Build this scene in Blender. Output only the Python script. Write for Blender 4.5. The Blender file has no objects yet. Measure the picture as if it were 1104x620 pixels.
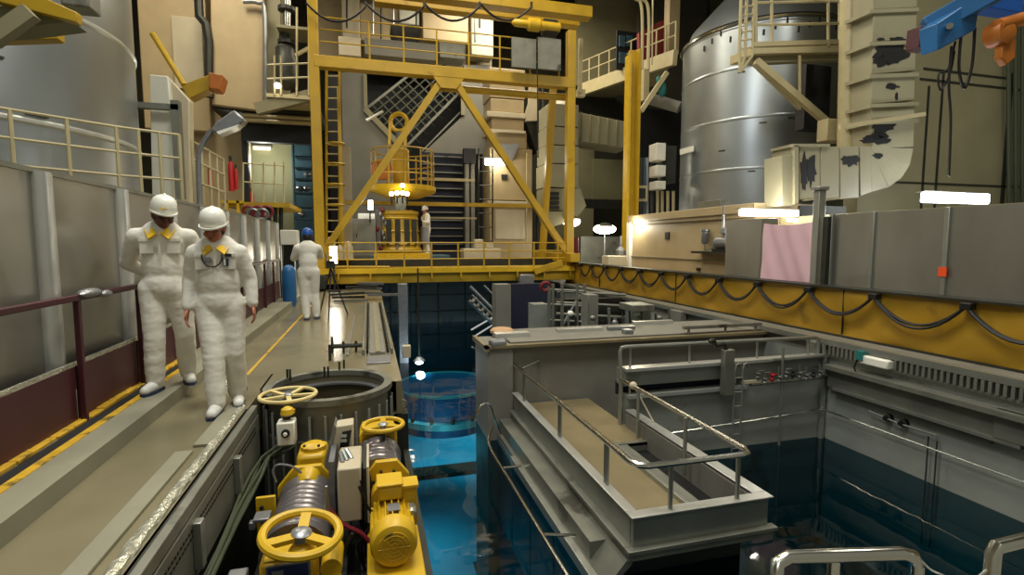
import bpy, bmesh, math, random
from mathutils import Vector, Matrix, noise
random.seed(7)
C = bpy.context.scene.collection
PI = math.pi

# ---------------- camera, world, lights, exposure ----------------
F, H = 560.0, 1.45
PITCH = math.atan(48 / F); YAW = math.atan(154 * math.cos(PITCH) / F)
cam_d = bpy.data.cameras.new('camera'); cam = bpy.data.objects.new('camera', cam_d); C.objects.link(cam)
cam_d.sensor_width = 36; cam_d.lens = 36 * F / 1104; cam_d.clip_end = 200; cam_d.clip_start = .05
cam.location = (0, 0, H); cam.rotation_euler = (PI / 2 - PITCH, 0, -YAW)
bpy.context.scene.camera = cam
vs = bpy.context.scene.view_settings
vs.view_transform = 'Standard'; vs.look = 'None'; vs.gamma = 1; vs.exposure = -.22
w = bpy.data.worlds.new('world'); bpy.context.scene.world = w; w.use_nodes = True
w.node_tree.nodes['Background'].inputs[0].default_value = (.95, .92, .72, 1)
w.node_tree.nodes['Background'].inputs[1].default_value = .3

def area(loc, size, power, col=(1, .9, .68), rot=(0, 0, 0), sy=None):
    l = bpy.data.lights.new('lamp', 'AREA'); l.energy = power; l.color = col; l.size = size
    if sy: l.shape = 'RECTANGLE'; l.size_y = sy
    o = bpy.data.objects.new('hall_light', l); C.objects.link(o); o.location = loc; o.rotation_euler = rot
    return o
def point(loc, power, col=(1, .95, .85), r=.15):
    l = bpy.data.lights.new('lamp', 'POINT'); l.energy = power; l.color = col; l.shadow_soft_size = r
    o = bpy.data.objects.new('lamp_light', l); C.objects.link(o); o.location = loc
WARM = (1, .9, .7); COOL = (.88, .95, 1)
area((1, 3, 11), 3.0, 800, (1, .95, .82))
area((3, 12, 14), 4.0, 1300, WARM)
area((11, 4, 12), 3.0, 560, (1, .95, .82))
area((-5, 16, 13.5), 3.0, 900, WARM)
area((6, 22.5, 13), 4.0, 1050, WARM)
area((-3, -3, 9), 2.5, 420, (1, .95, .82), (-.5, 0, 0))
area((-1.5, 3.5, 9.5), 1.2, 330, COOL, (0, -.5, 0))  # unseen cool light added to bring out the left tank's highlight
# underwater pool lamps
BLUE = (.38, .82, .9)
area((.9, 8.6, -1.6), .8, 42, BLUE, sy=10).data.spread = .9
area((2.4, 13.5, -1.6), 2.4, 70, BLUE, sy=5).data.spread = 1.2
area((4.6, 3.8, -1.7), 1.0, 12, BLUE).data.spread = 1.2

# ---------------- helpers ----------------
FW = Vector((math.sin(YAW) * math.cos(PITCH), math.cos(YAW) * math.cos(PITCH), -math.sin(PITCH)))
RT = Vector((math.cos(YAW), -math.sin(YAW), 0)); UP = RT.cross(FW)
def W(x, y, Y=None, X=None, z=None, d=None):
    """the point of the place seen at photograph position x, y on a world plane"""
    r = FW * F + RT * (x - 552) + UP * (310 - y)
    t = Y / r.y if Y is not None else X / r.x if X is not None else (z - H) / r.z if z is not None else d / F
    return Vector((0, 0, H)) + r * t

def s2l(c): return c / 12.92 if c <= .04045 else ((c + .055) / 1.055) ** 2.4
def hx(h): return tuple(s2l(int(h[i:i + 2], 16) / 255) for i in (0, 2, 4))
MATS = {}
def M(name, col, rough=.6, metal=0, var=.12, scale=4, bump=0, bscale=40, stretch=(1, 1, 1), stain=None, emit=0):
    m = bpy.data.materials.new(name); m.use_nodes = True; nt = m.node_tree; N = nt.nodes; L = nt.links
    b = N['Principled BSDF']; c = hx(col)
    b.inputs['Roughness'].default_value = rough; b.inputs['Metallic'].default_value = metal
    tc = N.new('ShaderNodeTexCoord'); mp = N.new('ShaderNodeMapping'); mp.inputs['Scale'].default_value = stretch
    L.new(tc.outputs['Object'], mp.inputs[0])
    n = N.new('ShaderNodeTexNoise'); n.inputs['Scale'].default_value = scale; n.inputs['Detail'].default_value = 5
    L.new(mp.outputs[0], n.inputs['Vector'])
    r = N.new('ShaderNodeValToRGB'); r.color_ramp.elements[0].position = .3; r.color_ramp.elements[1].position = .7
    r.color_ramp.elements[0].color = tuple(max(0, v * (1 - var)) for v in c) + (1,)
    r.color_ramp.elements[1].color = tuple(min(1, v * (1 + var)) for v in c) + (1,)
    L.new(n.outputs['Fac'], r.inputs[0]); out = r.outputs[0]
    if stain:
        n2 = N.new('ShaderNodeTexNoise'); n2.inputs['Scale'].default_value = stain[1]; n2.inputs['Detail'].default_value = 6
        L.new(mp.outputs[0], n2.inputs['Vector'])
        r2 = N.new('ShaderNodeValToRGB'); r2.color_ramp.elements[0].position = stain[2]; r2.color_ramp.elements[1].position = stain[2] + .08
        L.new(n2.outputs['Fac'], r2.inputs[0])
        mx = N.new('ShaderNodeMix'); mx.data_type = 'RGBA'; L.new(r2.outputs[0], mx.inputs[0]); L.new(out, mx.inputs[6])
        mx.inputs[7].default_value = hx(stain[0]) + (1,); out = mx.outputs[2]
    L.new(out, b.inputs['Base Color'])
    rr = N.new('ShaderNodeMapRange'); rr.inputs[3].default_value = rough * .85; rr.inputs[4].default_value = min(1, rough * 1.2)
    L.new(n.outputs['Fac'], rr.inputs[0]); L.new(rr.outputs[0], b.inputs['Roughness'])
    if bump:
        n3 = N.new('ShaderNodeTexNoise'); n3.inputs['Scale'].default_value = bscale; n3.inputs['Detail'].default_value = 4
        L.new(mp.outputs[0], n3.inputs['Vector'])
        bp = N.new('ShaderNodeBump'); bp.inputs['Strength'].default_value = bump; bp.inputs['Distance'].default_value = .02
        L.new(n3.outputs['Fac'], bp.inputs['Height']); L.new(bp.outputs[0], b.inputs['Normal'])
    if emit:
        b.inputs['Emission Color'].default_value = c + (1,); b.inputs['Emission Strength'].default_value = emit
    MATS[name] = m; return m
M('floor_concrete', '766f57', .24, 0, .14, 1.2, .05, 20, stain=('6b654c', .9, .66))
M('ledge_concrete', '85826f', .55, 0, .12, 2, .08, 30)
M('slab_concrete', '75736a', .6, 0, .14, 2, .1, 25, stain=('5f5a49', 1.5, .6))
M('tan_floor', '776b4e', .45, 0, .16, 1.6, .05, 25)
M('grey_wall', '878b84', .5, 0, .15, 1.5, .06, 20, stain=('4d5048', 1.2, .62))
M('steel', 'a3a59d', .36, .75, .1, 3, .03, 60, (1, 1, .2))
M('dull_steel', '7e7f75', .45, .5, .16, 3, .06, 20, stain=('4a4a42', 2, .62))
M('bright_steel', 'c4c4bc', .22, 1, .05, 6)
M('galvanised', 'bfc0ba', .3, .5, .06, 5)
M('drum_blue', '6a86b4', .5, 0, .06, 2)
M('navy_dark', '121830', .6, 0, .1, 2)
M('aluminium', 'a3a29a', .33, .85, .12, 1.6, .05, 2.2, (1, 1, .35))
M('tank_sheet', 'a9b0b4', .33, .85, .1, .9, .06, 1.2, (1, 1, .5))
M('maroon', '40141f', .45, 0, .2, 3)
M('yellow', 'b08e18', .42, 0, .1, 2, stain=('8a650f', 1.6, .66))
M('drum_steel', '8a868a', .3, .7, .08, 5)
M('bright_yellow', 'cba51e', .38, 0, .1, 5, stain=('a3780f', 6, .68))
M('pale_yellow', 'd3c184', .5, 0, .1, 5)
M('tape_yellow', 'c39a22', .55, 0, .2, 9, .2, 18, stain=('6b5a22', 7, .6))
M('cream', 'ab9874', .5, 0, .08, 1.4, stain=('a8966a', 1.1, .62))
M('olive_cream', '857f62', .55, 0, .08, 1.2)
M('duct_cream', '99947a', .5, 0, .07, 1.4)
M('peeled_duct', '99947a', .5, 0, .07, 1.4)
M('black_patch', '1c1d20', .6, 0, .1, 8)
M('railing_cream', 'b9ad86', .4, 0, .06, 4)
M('box_cream', 'bfb49a', .4, 0, .05, 3)
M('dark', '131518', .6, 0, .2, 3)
M('black_rubber', '0b0b0d', .5, 0, .1, 10)
M('dark_steel', '3a3b36', .5, .6, .2, 4)
M('pool_steel', '5d7078', .4, .3, .15, 1.5, stain=('43545c', 1.1, .6))
M('pool_wall_deep', '3f6473', .6, 0, .15, 1.2)
M('pool_liner', '6fb0c4', .5, 0, .18, .8)
M('green_wall', '7b7a5a', .7, 0, .1, .7)
M('hall_dark', '3c3b2e', .8, 0, .25, .6)
M('grey_slab', '77756c', .65, 0, .12, 1)
M('blue_paint', '1d5c92', .4, 0, .08, 3)
M('blue_rack', '33525f', .5, 0, .1, 3)
M('disc_tan', 'b8936c', .6, 0, .1, 8)
M('orange', 'b0661f', .45, 0, .1, 3)
M('red', 'b01c20', .45, 0, .1, 3)
M('dull_red', '7a2322', .6, 0, .12, 1)
M('girder_yellow', '9f7a18', .45, 0, .12, 2, stain=('7d5f16', 1.6, .62))
M('pink_sheet', 'd9b4c0', .5, 0, .06, 2, .25, 3)
M('white_sheet', 'd4d2c4', .5, 0, .06, 2, .25, 4)
M('cloth_white', 'd9d6cb', .8, 0, .05, 5, .3, 7)
M('collar_yellow', 'e3b81c', .7, 0, .08, 9)
M('helmet_white', 'ecebdf', .25, 0, .02, 3)
M('helmet_blue', '1c4f9c', .3, 0, .05, 3)
M('skin_dark', '5e3322', .5, 0, .08, 8)
M('skin', 'a9694f', .5, 0, .08, 8)
M('hair', '17110e', .6, 0, .2, 30)
M('shoe', 'd6d6d0', .5, 0, .06, 8)
M('sole', '23304f', .6, 0, .1, 8)
M('navy_tag', '1d2a55', .5, 0, .1, 8)
M('teal', '1d6f6a', .5, 0, .1, 5)
M('cable_green', '3c4430', .55, 0, .12, 9)
M('hose_red', '7a1f2c', .45, 0, .1, 9)
M('gasket', '8b8d90', .35, .6, .1, 9)
M('lamp_glow', 'fff4dc', .5, 0, 0, 1, emit=14)
M('lamp_cool', 'eef4ff', .5, 0, 0, 1, emit=14)
M('lamp_soft', 'fff0c8', .5, 0, 0, 1, emit=3.5)
M('film', 'c9c9b8', .16, .55, .1, 6, .9, 26)
M('orange_tag', 'e8501c', .5, 0, .03, 9)
M('grate', '4d5044', .5, .5, .2, 20)
def water_mat():
    m = bpy.data.materials.new('water'); m.use_nodes = True; nt = m.node_tree; N = nt.nodes; L = nt.links
    N.remove(N['Principled BSDF']); out = N['Material Output']
    t = N.new('ShaderNodeBsdfTransparent'); t.inputs[0].default_value = (.09, .36, .44, 1)
    g = N.new('ShaderNodeBsdfGlossy'); g.inputs['Roughness'].default_value = .03
    fr = N.new('ShaderNodeFresnel'); fr.inputs[0].default_value = 1.33
    mx = N.new('ShaderNodeMixShader'); tc = N.new('ShaderNodeTexCoord'); n = N.new('ShaderNodeTexNoise')
    n.inputs['Scale'].default_value = 2.2; n.inputs['Detail'].default_value = 2
    b = N.new('ShaderNodeBump'); b.inputs['Strength'].default_value = .07; b.inputs['Distance'].default_value = .06
    L.new(tc.outputs['Object'], n.inputs['Vector']); L.new(n.outputs['Fac'], b.inputs['Height'])
    L.new(b.outputs[0], fr.inputs['Normal']); L.new(b.outputs[0], g.inputs['Normal'])
    L.new(fr.outputs[0], mx.inputs[0]); L.new(t.outputs[0], mx.inputs[1]); L.new(g.outputs[0], mx.inputs[2])
    L.new(mx.outputs[0], out.inputs['Surface']); MATS['water'] = m
water_mat()

BEVELS = []
class B:
    def __init__(s): s.v = []; s.f = []
    def add(s, vs, fs):
        k = len(s.v); s.v += [Vector(v) for v in vs]; s.f += [tuple(i + k for i in f) for f in fs]; return s
    def box(s, x0, x1, y0, y1, z0, z1):
        x0, x1 = min(x0, x1), max(x0, x1); y0, y1 = min(y0, y1), max(y0, y1); z0, z1 = min(z0, z1), max(z0, z1)
        return s.add([(x0, y0, z0), (x1, y0, z0), (x1, y1, z0), (x0, y1, z0), (x0, y0, z1), (x1, y0, z1), (x1, y1, z1), (x0, y1, z1)],
                     [(0, 3, 2, 1), (4, 5, 6, 7), (0, 1, 5, 4), (1, 2, 6, 5), (2, 3, 7, 6), (3, 0, 4, 7)])
    def rb(s, x0, y0, x1, y1, Y, t=.2):
        xm, ym = (x0 + x1) / 2, (y0 + y1) / 2
        return s.box(W(x0, ym, Y=Y).x, W(x1, ym, Y=Y).x, Y, Y + t, W(xm, y0, Y=Y).z, W(xm, y1, Y=Y).z)
    def prism(s, pts, off):
        """closed outline pts, extruded by the vector off"""
        n = len(pts); off = Vector(off); p = [Vector(q) for q in pts]
        fs = [tuple(range(n)), tuple(range(2 * n - 1, n - 1, -1))] + [(i, n + i, n + (i + 1) % n, (i + 1) % n) for i in range(n)]
        return s.add(p + [q + off for q in p], fs)
    def beam(s, p, q, w, h, up=(0, 0, 1)):
        p = Vector(p); q = Vector(q); d = (q - p).normalized(); u = Vector(up)
        if abs(d.dot(u)) > .98: u = Vector((0, 1, 0))
        a = d.cross(u).normalized() * (w / 2); c = a.cross(d).normalized() * (h / 2)
        return s.prism([p - a - c, p + a - c, p + a + c, p - a + c], q - p)
    def tube(s, p, q, r, n=8, r2=None, caps=True):
        p = Vector(p); q = Vector(q); r2 = r if r2 is None else r2
        d = (q - p).normalized(); u = Vector((0, 0, 1)) if abs(d.z) < .9 else Vector((1, 0, 0))
        a = d.cross(u).normalized(); c = d.cross(a)
        ring = lambda o, R: [o + (a * math.cos(t) + c * math.sin(t)) * R for t in [2 * PI * i / n for i in range(n)]]
        fs = [(i, (i + 1) % n, n + (i + 1) % n, n + i) for i in range(n)]
        if caps: fs += [tuple(range(n - 1, -1, -1)), tuple(range(n, 2 * n))]
        return s.add(ring(p, r) + ring(q, r2), fs)
    def path(s, pts, r, n=8, closed=False):
        pts = [Vector(p) for p in pts]; N = len(pts); rings = []
        a = None
        for i, p in enumerate(pts):
            if closed: d = (pts[(i + 1) % N] - pts[i - 1]).normalized()
            else: d = (pts[min(i + 1, N - 1)] - pts[max(i - 1, 0)]).normalized()
            if a is None:
                u = Vector((0, 0, 1)) if abs(d.z) < .9 else Vector((1, 0, 0)); a = d.cross(u).normalized()
            else: a = (a - d * a.dot(d)).normalized()
            c = d.cross(a); rings.append([p + (a * math.cos(t) + c * math.sin(t)) * r for t in [2 * PI * k / n for k in range(n)]])
        vs_ = [v for g in rings for v in g]; fs = []
        for i in range(N if closed else N - 1):
            j = (i + 1) % N
            for k in range(n): fs.append((i * n + k, i * n + (k + 1) % n, j * n + (k + 1) % n, j * n + k))
        if not closed: fs += [tuple(range(n - 1, -1, -1)), tuple(range((N - 1) * n, N * n))]
        return s.add(vs_, fs)
    def lathe(s, o, ax, prof, n=24, a0=0, a1=2 * PI, cap=True):
        """prof = [(radius, height along ax)]"""
        o = Vector(o); d = Vector(ax).normalized(); u = Vector((0, 0, 1)) if abs(d.z) < .9 else Vector((1, 0, 0))
        a = d.cross(u).normalized(); c = d.cross(a); full = abs(a1 - a0 - 2 * PI) < 1e-4; m = n if full else n + 1
        vs_ = []; fs = []
        for R, h in prof:
            for i in range(m):
                t = a0 + (a1 - a0) * i / n; vs_.append(o + d * h + (a * math.cos(t) + c * math.sin(t)) * R)
        for j in range(len(prof) - 1):
            for i in range(n): fs.append((j * m + i, j * m + (i + 1) % m, (j + 1) * m + (i + 1) % m, (j + 1) * m + i))
        if full and cap:
            if prof[0][0] > 1e-5: fs.append(tuple(range(n - 1, -1, -1)))
            if prof[-1][0] > 1e-5: fs.append(tuple(range((len(prof) - 1) * m, len(prof) * m)))
        return s.add(vs_, fs)
    def torus(s, o, ax, R, r, n=28, m=8):
        o = Vector(o); d = Vector(ax).normalized(); u = Vector((0, 0, 1)) if abs(d.z) < .9 else Vector((1, 0, 0))
        a = d.cross(u).normalized(); c = d.cross(a)
        return s.path([o + (a * math.cos(t) + c * math.sin(t)) * R for t in [2 * PI * i / n for i in range(n)]], r, m, True)
    def ell(s, o, rx, ry, rz, n=16, m=10, rot=None):
        o = Vector(o); vs_ = []; fs = []
        for j in range(1, m):
            ph = PI * j / m
            for i in range(n):
                t = 2 * PI * i / n; v = Vector((rx * math.sin(ph) * math.cos(t), ry * math.sin(ph) * math.sin(t), rz * math.cos(ph)))
                vs_.append(o + (rot @ v if rot else v))
        tz = Vector((0, 0, rz)); top = len(vs_); vs_ += [o + (rot @ tz if rot else tz), o - (rot @ tz if rot else tz)]
        for j in range(m - 2):
            for i in range(n): fs.append((j * n + i, (j + 1) * n + i, (j + 1) * n + (i + 1) % n, j * n + (i + 1) % n))
        for i in range(n): fs += [(top, i, (i + 1) % n), (top + 1, (m - 2) * n + (i + 1) % n, (m - 2) * n + i)]
        return s.add(vs_, fs)
    def xf(s, mt): s.v = [mt @ v for v in s.v]; return s

def mk(name, b, mat, parent=None, origin=(0, 0, 0), bevel=0, label=None):
    o0 = Vector(origin); me = bpy.data.meshes.new(name)
    me.from_pydata([v - o0 for v in b.v], [], b.f); me.update()
    bm = bmesh.new(); bm.from_mesh(me); bmesh.ops.recalc_face_normals(bm, faces=bm.faces)
    for f in bm.faces: f.smooth = True
    bm.to_mesh(me); bm.free(); me.set_sharp_from_angle(angle=math.radians(38))
    me.materials.append(MATS[mat]); o = bpy.data.objects.new(name, me); C.objects.link(o)
    if parent: o.parent = parent
    else: o.location = o0
    if bevel:
        BEVELS.append((o, bevel))
    if label: o['label'] = label
    return o
def struct(name, b, mat, **k):
    o = mk(name, b, mat, **k); o['kind'] = 'structure'; return o
def one(name, label, cat, b, mat, group=None, bevel=0, origin=None):
    if origin is None:
        n = len(b.v); zm = min(v.z for v in b.v); origin = (sum(v.x for v in b.v) / n, sum(v.y for v in b.v) / n, zm)
    o = mk(name, b, mat, origin=origin, bevel=bevel); o['label'] = label; o['category'] = cat
    if group: o['group'] = group
    return o
class T:
    def __init__(s, name, label, cat, loc=(0, 0, 0), group=None):
        s.o = bpy.data.objects.new(name, None); C.objects.link(s.o); s.loc = Vector(loc); s.o.location = s.loc
        s.o.empty_display_size = .1; s.o['label'] = label; s.o['category'] = cat
        if group: s.o['group'] = group
    def p(s, name, b, mat, parent=None, bevel=0, label=None):
        return mk(name, b, mat, parent=parent or s.o, origin=s.loc, bevel=bevel, label=label)
def railing(t, base, h, levels, posts, r, mat, rr=None, n=6, out=0):
    """guardrail along the polyline base: posts at fractions of each run, rails at the given heights"""
    base = [Vector(p) for p in base]
    for a, b in zip(base, base[1:]):
        for k in range(posts + 1):
            if k == 0 and a is not base[0]: continue
            q = a.lerp(b, k / posts); t.p('post', B().tube(q, q + Vector((0, 0, h)), r, n), mat)
    for lv in levels: t.p('rail', B().path([p + Vector((0, 0, lv)) for p in base], rr or r, n), mat)
# ---------------- the setting ----------------
WZ = -1.45
s = B()                                     # walkway slab with a round bay for the pit collar
cx, cy, cr = -.42, 5.5, .56
s.box(-1.72, -1.06, -2, 17, -.35, 0).box(-1.06, .30, 6.16, 19.4, -.35, 0)
n = 40; sq = []; 
for i in range(n // 2 + 1):
    t = PI * i / (n // 2); dx, dy = math.cos(t), math.sin(t); k = min(.66 / abs(dx) if abs(dx) > 1e-6 else 9, .66 / abs(dy) if abs(dy) > 1e-6 else 9)
    sq.append((dx * k, dy * k))
vv = []
for z in (0, -.35):
    vv += [(cx + a * 1.0, cy + b, z) for a, b in sq] + [(cx + cr * math.cos(2 * PI * i / n), cy + cr * math.sin(2 * PI * i / n), z) for i in range(n // 2 + 1)]
ff = []; n = n // 2 + 1
for i in range(n - 1):
    j = i + 1
    ff += [(i, j, n + j, n + i), (2 * n + i, 3 * n + i, 3 * n + j, 2 * n + j), (i, 2 * n + i, 2 * n + j, j), (n + i, n + j, 3 * n + j, 3 * n + i)]
s.add(vv, ff); s.box(.24, .30, cy, 6.16, -.35, 0)
struct('floor', s, 'floor_concrete')
struct('floor_ledge', B().box(-2.6, -1.72, -2, 17, -.35, .12), 'ledge_concrete')
struct('floor_beyond', B().box(-14, -2.6, -6, 31, -.35, -.02).box(-2.6, 16, 19.4, 31, -.35, -.01).box(-2.6,-1.06,17,19.4,-.35,-.005), 'slab_concrete')
struct('floor_right', B().box(6.52, 16, -3, 19.4, -.35, .04), 'slab_concrete')
struct('floor_near', B().box(-1.06, 6.52, -3, 1.15, -.35, -.02), 'slab_concrete')
# pool basin
struct('wall_pool_left', B().box(.30, .36, 1.15, 5.5, -7, -.75).box(.24, .36, 5.5, 19.4, -7, -.36), 'dark_steel')
struct('wall_walkway_side', B().box(-1.2, -1.06, -2, 5.5, -3, -.36).box(-1.2, .22, 6.16, 6.3, -3, -.36), 'dark_steel')
struct('wall_pit_near', B().box(-1.06, .3, 1.0, 1.15, -3, -.36), 'dark_steel')
struct('wall_pool_far', B().box(.22, 6.6, 19.0, 19.4, -7, -.35), 'pool_steel')
struct('wall_pool_near', B().box(.22, 6.6, 1.0, 1.15, -7, -.35), 'pool_wall_deep')
struct('floor_pool', B().box(.2, 6.7, 1.1, 19.2, -7.1, -7).box(.36, 1.62, 1.15, 8.5, -4.3, -4.1).box(.36, 6.5, 8.5, 18.9, -4.3, -4.1), 'pool_liner')
struct('trim_pool_band', B().box(.36, 3.5, 11.9, 12.4, -4.1, -4.0), 'dark_steel')
struct('floor_pit', B().box(-1.2, .3, 1, 6.3, -3.1, -3), 'dark')
s = B().box(6.5, 6.7, 1.1, 19.2, -7, -.20)
struct('wall_pool_right', s, 'grey_wall')
struct('trim_pool_right', B().box(6.30, 6.52, 1.2, 5.95, -.36, -.30).box(6.40, 6.52, 1.2, 5.95, -.62, -.36), 'dull_steel')
struct('trim_coping_right', B().box(6.42, 6.52, 1.15, 19.2, -.035, .045).box(6.44, 6.5, 1.15, 6.1, -.2, -.17), 'steel')
g = T('coping_grating', 'slotted steel grating strip under the yellow girder along the right pool', 'grating', (6.46, 3.6, -.19))
for k in range(64):
    y = 1.6 + k * .07
    g.p('slat', B().box(6.41, 6.49, y, y + .035, -.165, -.04), 'dull_steel')
g.p('backing', B().box(6.49, 6.5, 1.5, 6.1, -.17, -.04), 'dark')
# slab between the pools (far block) with the pillar at its left end
struct('wall_centre_block', B().box(2.0, 6.5, 7.35, 8.5, -7, -.06).box(1.62, 2.0, 7.25, 8.15, -7, -.06), 'slab_concrete')
struct('trim_centre_block', B().box(1.58, 6.5, 7.22, 7.34, -.08, -.04).box(1.58,1.64,7.22,8.2,-.12,-.04), 'tan_floor')
struct('floor_centre_block', B().box(2.0, 6.5, 7.36, 8.5, -.05, -.02), 'slab_concrete')
struct('wall_right_pool_far', B().box(3.2, 6.5, 6.1, 6.22, -7, -.56).box(3.2, 6.5, 6.1, 6.3, -.44, -.22).box(5.05, 6.5, 6.1, 6.22, -.56, -.44), 'grey_wall')
struct('trim_pool_slot', B().box(3.25, 5.1, 6.04, 6.12, -.60, -.555).box(3.2, 6.5, 6.02, 6.2, -.23, -.19), 'galvanised')
struct('wall_pool_slot_shade', B().box(3.2, 5.1, 6.3, 6.34, -.6, -.42), 'navy_dark')  # dark box added behind the slot, its shade put into the colour
struct('wall_pool_corner_post', B().tube((6.44, 6.06, -3), (6.44, 6.06, -.04), .045, 10).box(6.34, 6.5, 6.12, 6.3, -.56, -.02), 'steel')
struct('wall_pool_partition', B().box(4.2, 6.5, 13.0, 13.3, -7, -.35).box(4.1, 4.5, 12.8, 13.3, -7, -.15), 'grey_wall')
wo = struct('water_surface', B().add([(.3, 1.1, WZ), (6.55, 1.1, WZ), (6.55, 19.1, WZ), (.3, 19.1, WZ)], [(0, 1, 2, 3)]), 'water')

# shell of the hall
struct('wall_back', B().box(-14, 24, 31, 31.4, -1, 18), 'hall_dark')
struct('wall_left', B().box(-14.3, -14, -6, 31, -1, 18), 'cream')
struct('wall_far_right', B().box(22, 22.4, -6, 31, -1, 18), 'green_wall')
struct('ceiling', B().box(-14, 22, -6, 31, 17.8, 18.1), 'hall_dark')
struct('wall_right', B().box(11.6, 22, 10.2, 10.6, 0, 14), 'olive_cream')
for nm, r in (('trim_wall_seam', (1011, 78, 1013, 250)), ('trim_wall_seam', (996, 92, 998, 250)), ('trim_wall_seam', (1083, 78, 1087, 250)), ('trim_wall_seam', (996, 78, 1086, 80)), ('trim_wall_seam', (992, 90, 1104, 92)), ('trim_wall_seam', (960, 198, 1104, 200))):
    struct(nm, B().rb(*r, 10.18, .02), 'dark_steel')
for k in range(4):
    x = 1088 + 7 * k; one('wall_conduit', 'green grey conduit pipe, %s of the four running up the right wall' % ('first', 'second', 'third', 'last')[k], 'pipe', B().tube(W(x, 250, Y=10.0), W(x - 1 + k, 5, Y=10.0), .05, 8), 'cable_green', 'conduits on the right wall')

# floor lines and the dropped foil on the walkway
struct('trim_floor_line', B().box(-1.35, -1.315, 6.2, 14, 0, .003), 'tape_yellow')
struct('trim_ledge_tape', B().box(-1.98, -1.92, 1.5, 6.3, .12, .125), 'tape_yellow')
struct('trim_ledge_gap', B().box(-2.06, -1.98, 1.5, 6.4, .12, .123), 'dark')
tape = B(); y = 1.6
for k in range(26):
    tape.box(-2.16 + random.uniform(-.01, .01), -2.06 + random.uniform(-.01, .01), y, y + .20, .12, .14 + random.uniform(0, .012)); y += .21
one('ledge_cushion', 'scuffed yellow padded strip at the foot of the maroon guard', 'strip', tape, 'tape_yellow', bevel=.006)

# walkway edge: planks, film wrapped rail, perforated side, cable bundle
def edge(nm, lab, cat, x0, x1, y0, y1, z0, z1, mat, xs=0): return one(nm, lab, cat, B().add([(x0, y0, z0), (x1, y0, z0), (x1 + xs, y1, z0), (x0 + xs, y1, z0), (x0, y0, z1), (x1, y0, z1), (x1 + xs, y1, z1), (x0 + xs, y1, z1)], [(0, 3, 2, 1), (4, 5, 6, 7), (0, 1, 5, 4), (1, 2, 6, 5), (2, 3, 7, 6), (3, 0, 4, 7)]), mat, bevel=.004)
edge('edge_plank', 'flat pale plank laid on the walkway along its open edge', 'plank', -1.32, -1.21, 1.2, 3.95, 0, .022, 'ledge_concrete')
edge('edge_plank', 'flat pale plank ending beside the pit collar', 'plank', -1.24, -1.13, 4.05, 5.2, 0, .022, 'ledge_concrete')
t = T('edge_rail', 'long steel edge rail wrapped in crinkled clear film beside the walkway', 'rail', (-1.08, 3.2, 0))
b = B(); ny = 90
vs_ = []; fs = []
for i in range(ny + 1):
    y = 1.2 + i * 3.75 / ny
    for j in range(6):
        a = PI * j / 5; vs_.append((-1.12 - .034 * math.cos(a) + random.uniform(-.004, .004), y, .003 + .026 * math.sin(a) + random.uniform(-.006, .006)))
for i in range(ny):
    for j in range(5): fs.append((i * 6 + j, i * 6 + j + 1, (i + 1) * 6 + j + 1, (i + 1) * 6 + j))
b.add(vs_, fs); t.p('film_wrap', b, 'film')
t.p('web', B().box(-1.075, -1.04, 1.2, 4.9, -.06, .0), 'dark_steel')
t.p('rail_bar', B().box(-1.03, -.98, 1.2, 4.9, -.05, .03), 'dull_steel', bevel=.006)
t.p('side_plate', B().box(-.995, -.975, 1.2, 4.9, -.42, -.06), 'dull_steel')
h = B()
for k in range(80):
    y = 1.4 + k * .042
    h.box(-.976, -.971, y, y + .02, -.13, -.115)
    h.box(-.976, -.971, y + .02, y + .04, -.17, -.155)
o = t.p('perforation', h, 'black_rubber'); o['kind'] = 'stuff'
for y in (2.2, 3.1, 4.0): t.p('bracket', B().box(-.975, -.93, y, y + .07, -.36, -.09), 'steel', bevel=.004)
for k in range(5):
    pts = [(-.93 + .028 * (k % 3) + .01 * math.sin(i * 1.3 + k), 1.2 + i * .35, -.38 - .03 * (k // 3) + .02 * math.sin(i * .9 + k * 2)) for i in range(11)] + [(-.72 + .02 * k, 5.0, -.30 - .02 * k), (-.5 + .02 * k, 5.02, -.34 - .02 * k)]
    one('power_cable', 'dark green power cable, %s strand of the bundle under the walkway edge' % ('first', 'second', 'third', 'fourth', 'fifth')[k], 'cable', B().path(pts, .012, 6), 'cable_green', 'cables under the walkway edge')
one('dropped_foil', 'crumpled scrap of clear film on the floor beside the workers', 'film', (lambda bb: bb.add([(-1.62 + .3 * i / 7 + random.uniform(-.02, .02), 5.75 + .28 * j / 7 + random.uniform(-.02, .02), .01 + (random.uniform(0, .07) if 0 < i < 7 and 0 < j < 7 else 0)) for i in range(8) for j in range(8)], [(i * 8 + j, i * 8 + j + 1, i * 8 + j + 9, i * 8 + j + 8) for i in range(7) for j in range(7)]))(B()), 'film')

# left shielding screen
t = T('shielding_screen', 'tall screen of brushed metal sheets along the left of the walkway', 'screen', (-2.25, 8, .12))
py_ = [1.6, 3.0, 4.48, 5.72, 7.0, 8.2, 9.4, 10.6, 11.8, 13.0, 14.2]
for k, y in enumerate(py_[:-1]):
    y2 = py_[k + 1]
    t.p('sheet', B().box(-2.28, -2.255, y + .05, y2 - .05, .3, 1.94), 'aluminium')
for y in py_:
    q = t.p('post', B().tube((-2.25, y, .12), (-2.25, y, 1.95), .075, 16).box(-2.29, -2.22, y + .07, y + .12, .12, 1.95), 'galvanised')
    t.p('bolt', B().tube((-2.2, y, 1.3), (-2.185, y, 1.3), .02, 6), 'steel', parent=q)
t.p('top_channel', B().box(-2.29, -2.24, 1.6, 14.2, 1.94, 1.975), 'dull_steel')
t = T('maroon_guard', 'maroon painted guardrail with solid kick plate before the metal screen', 'guardrail', (-2.12, 6, .12))
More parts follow.
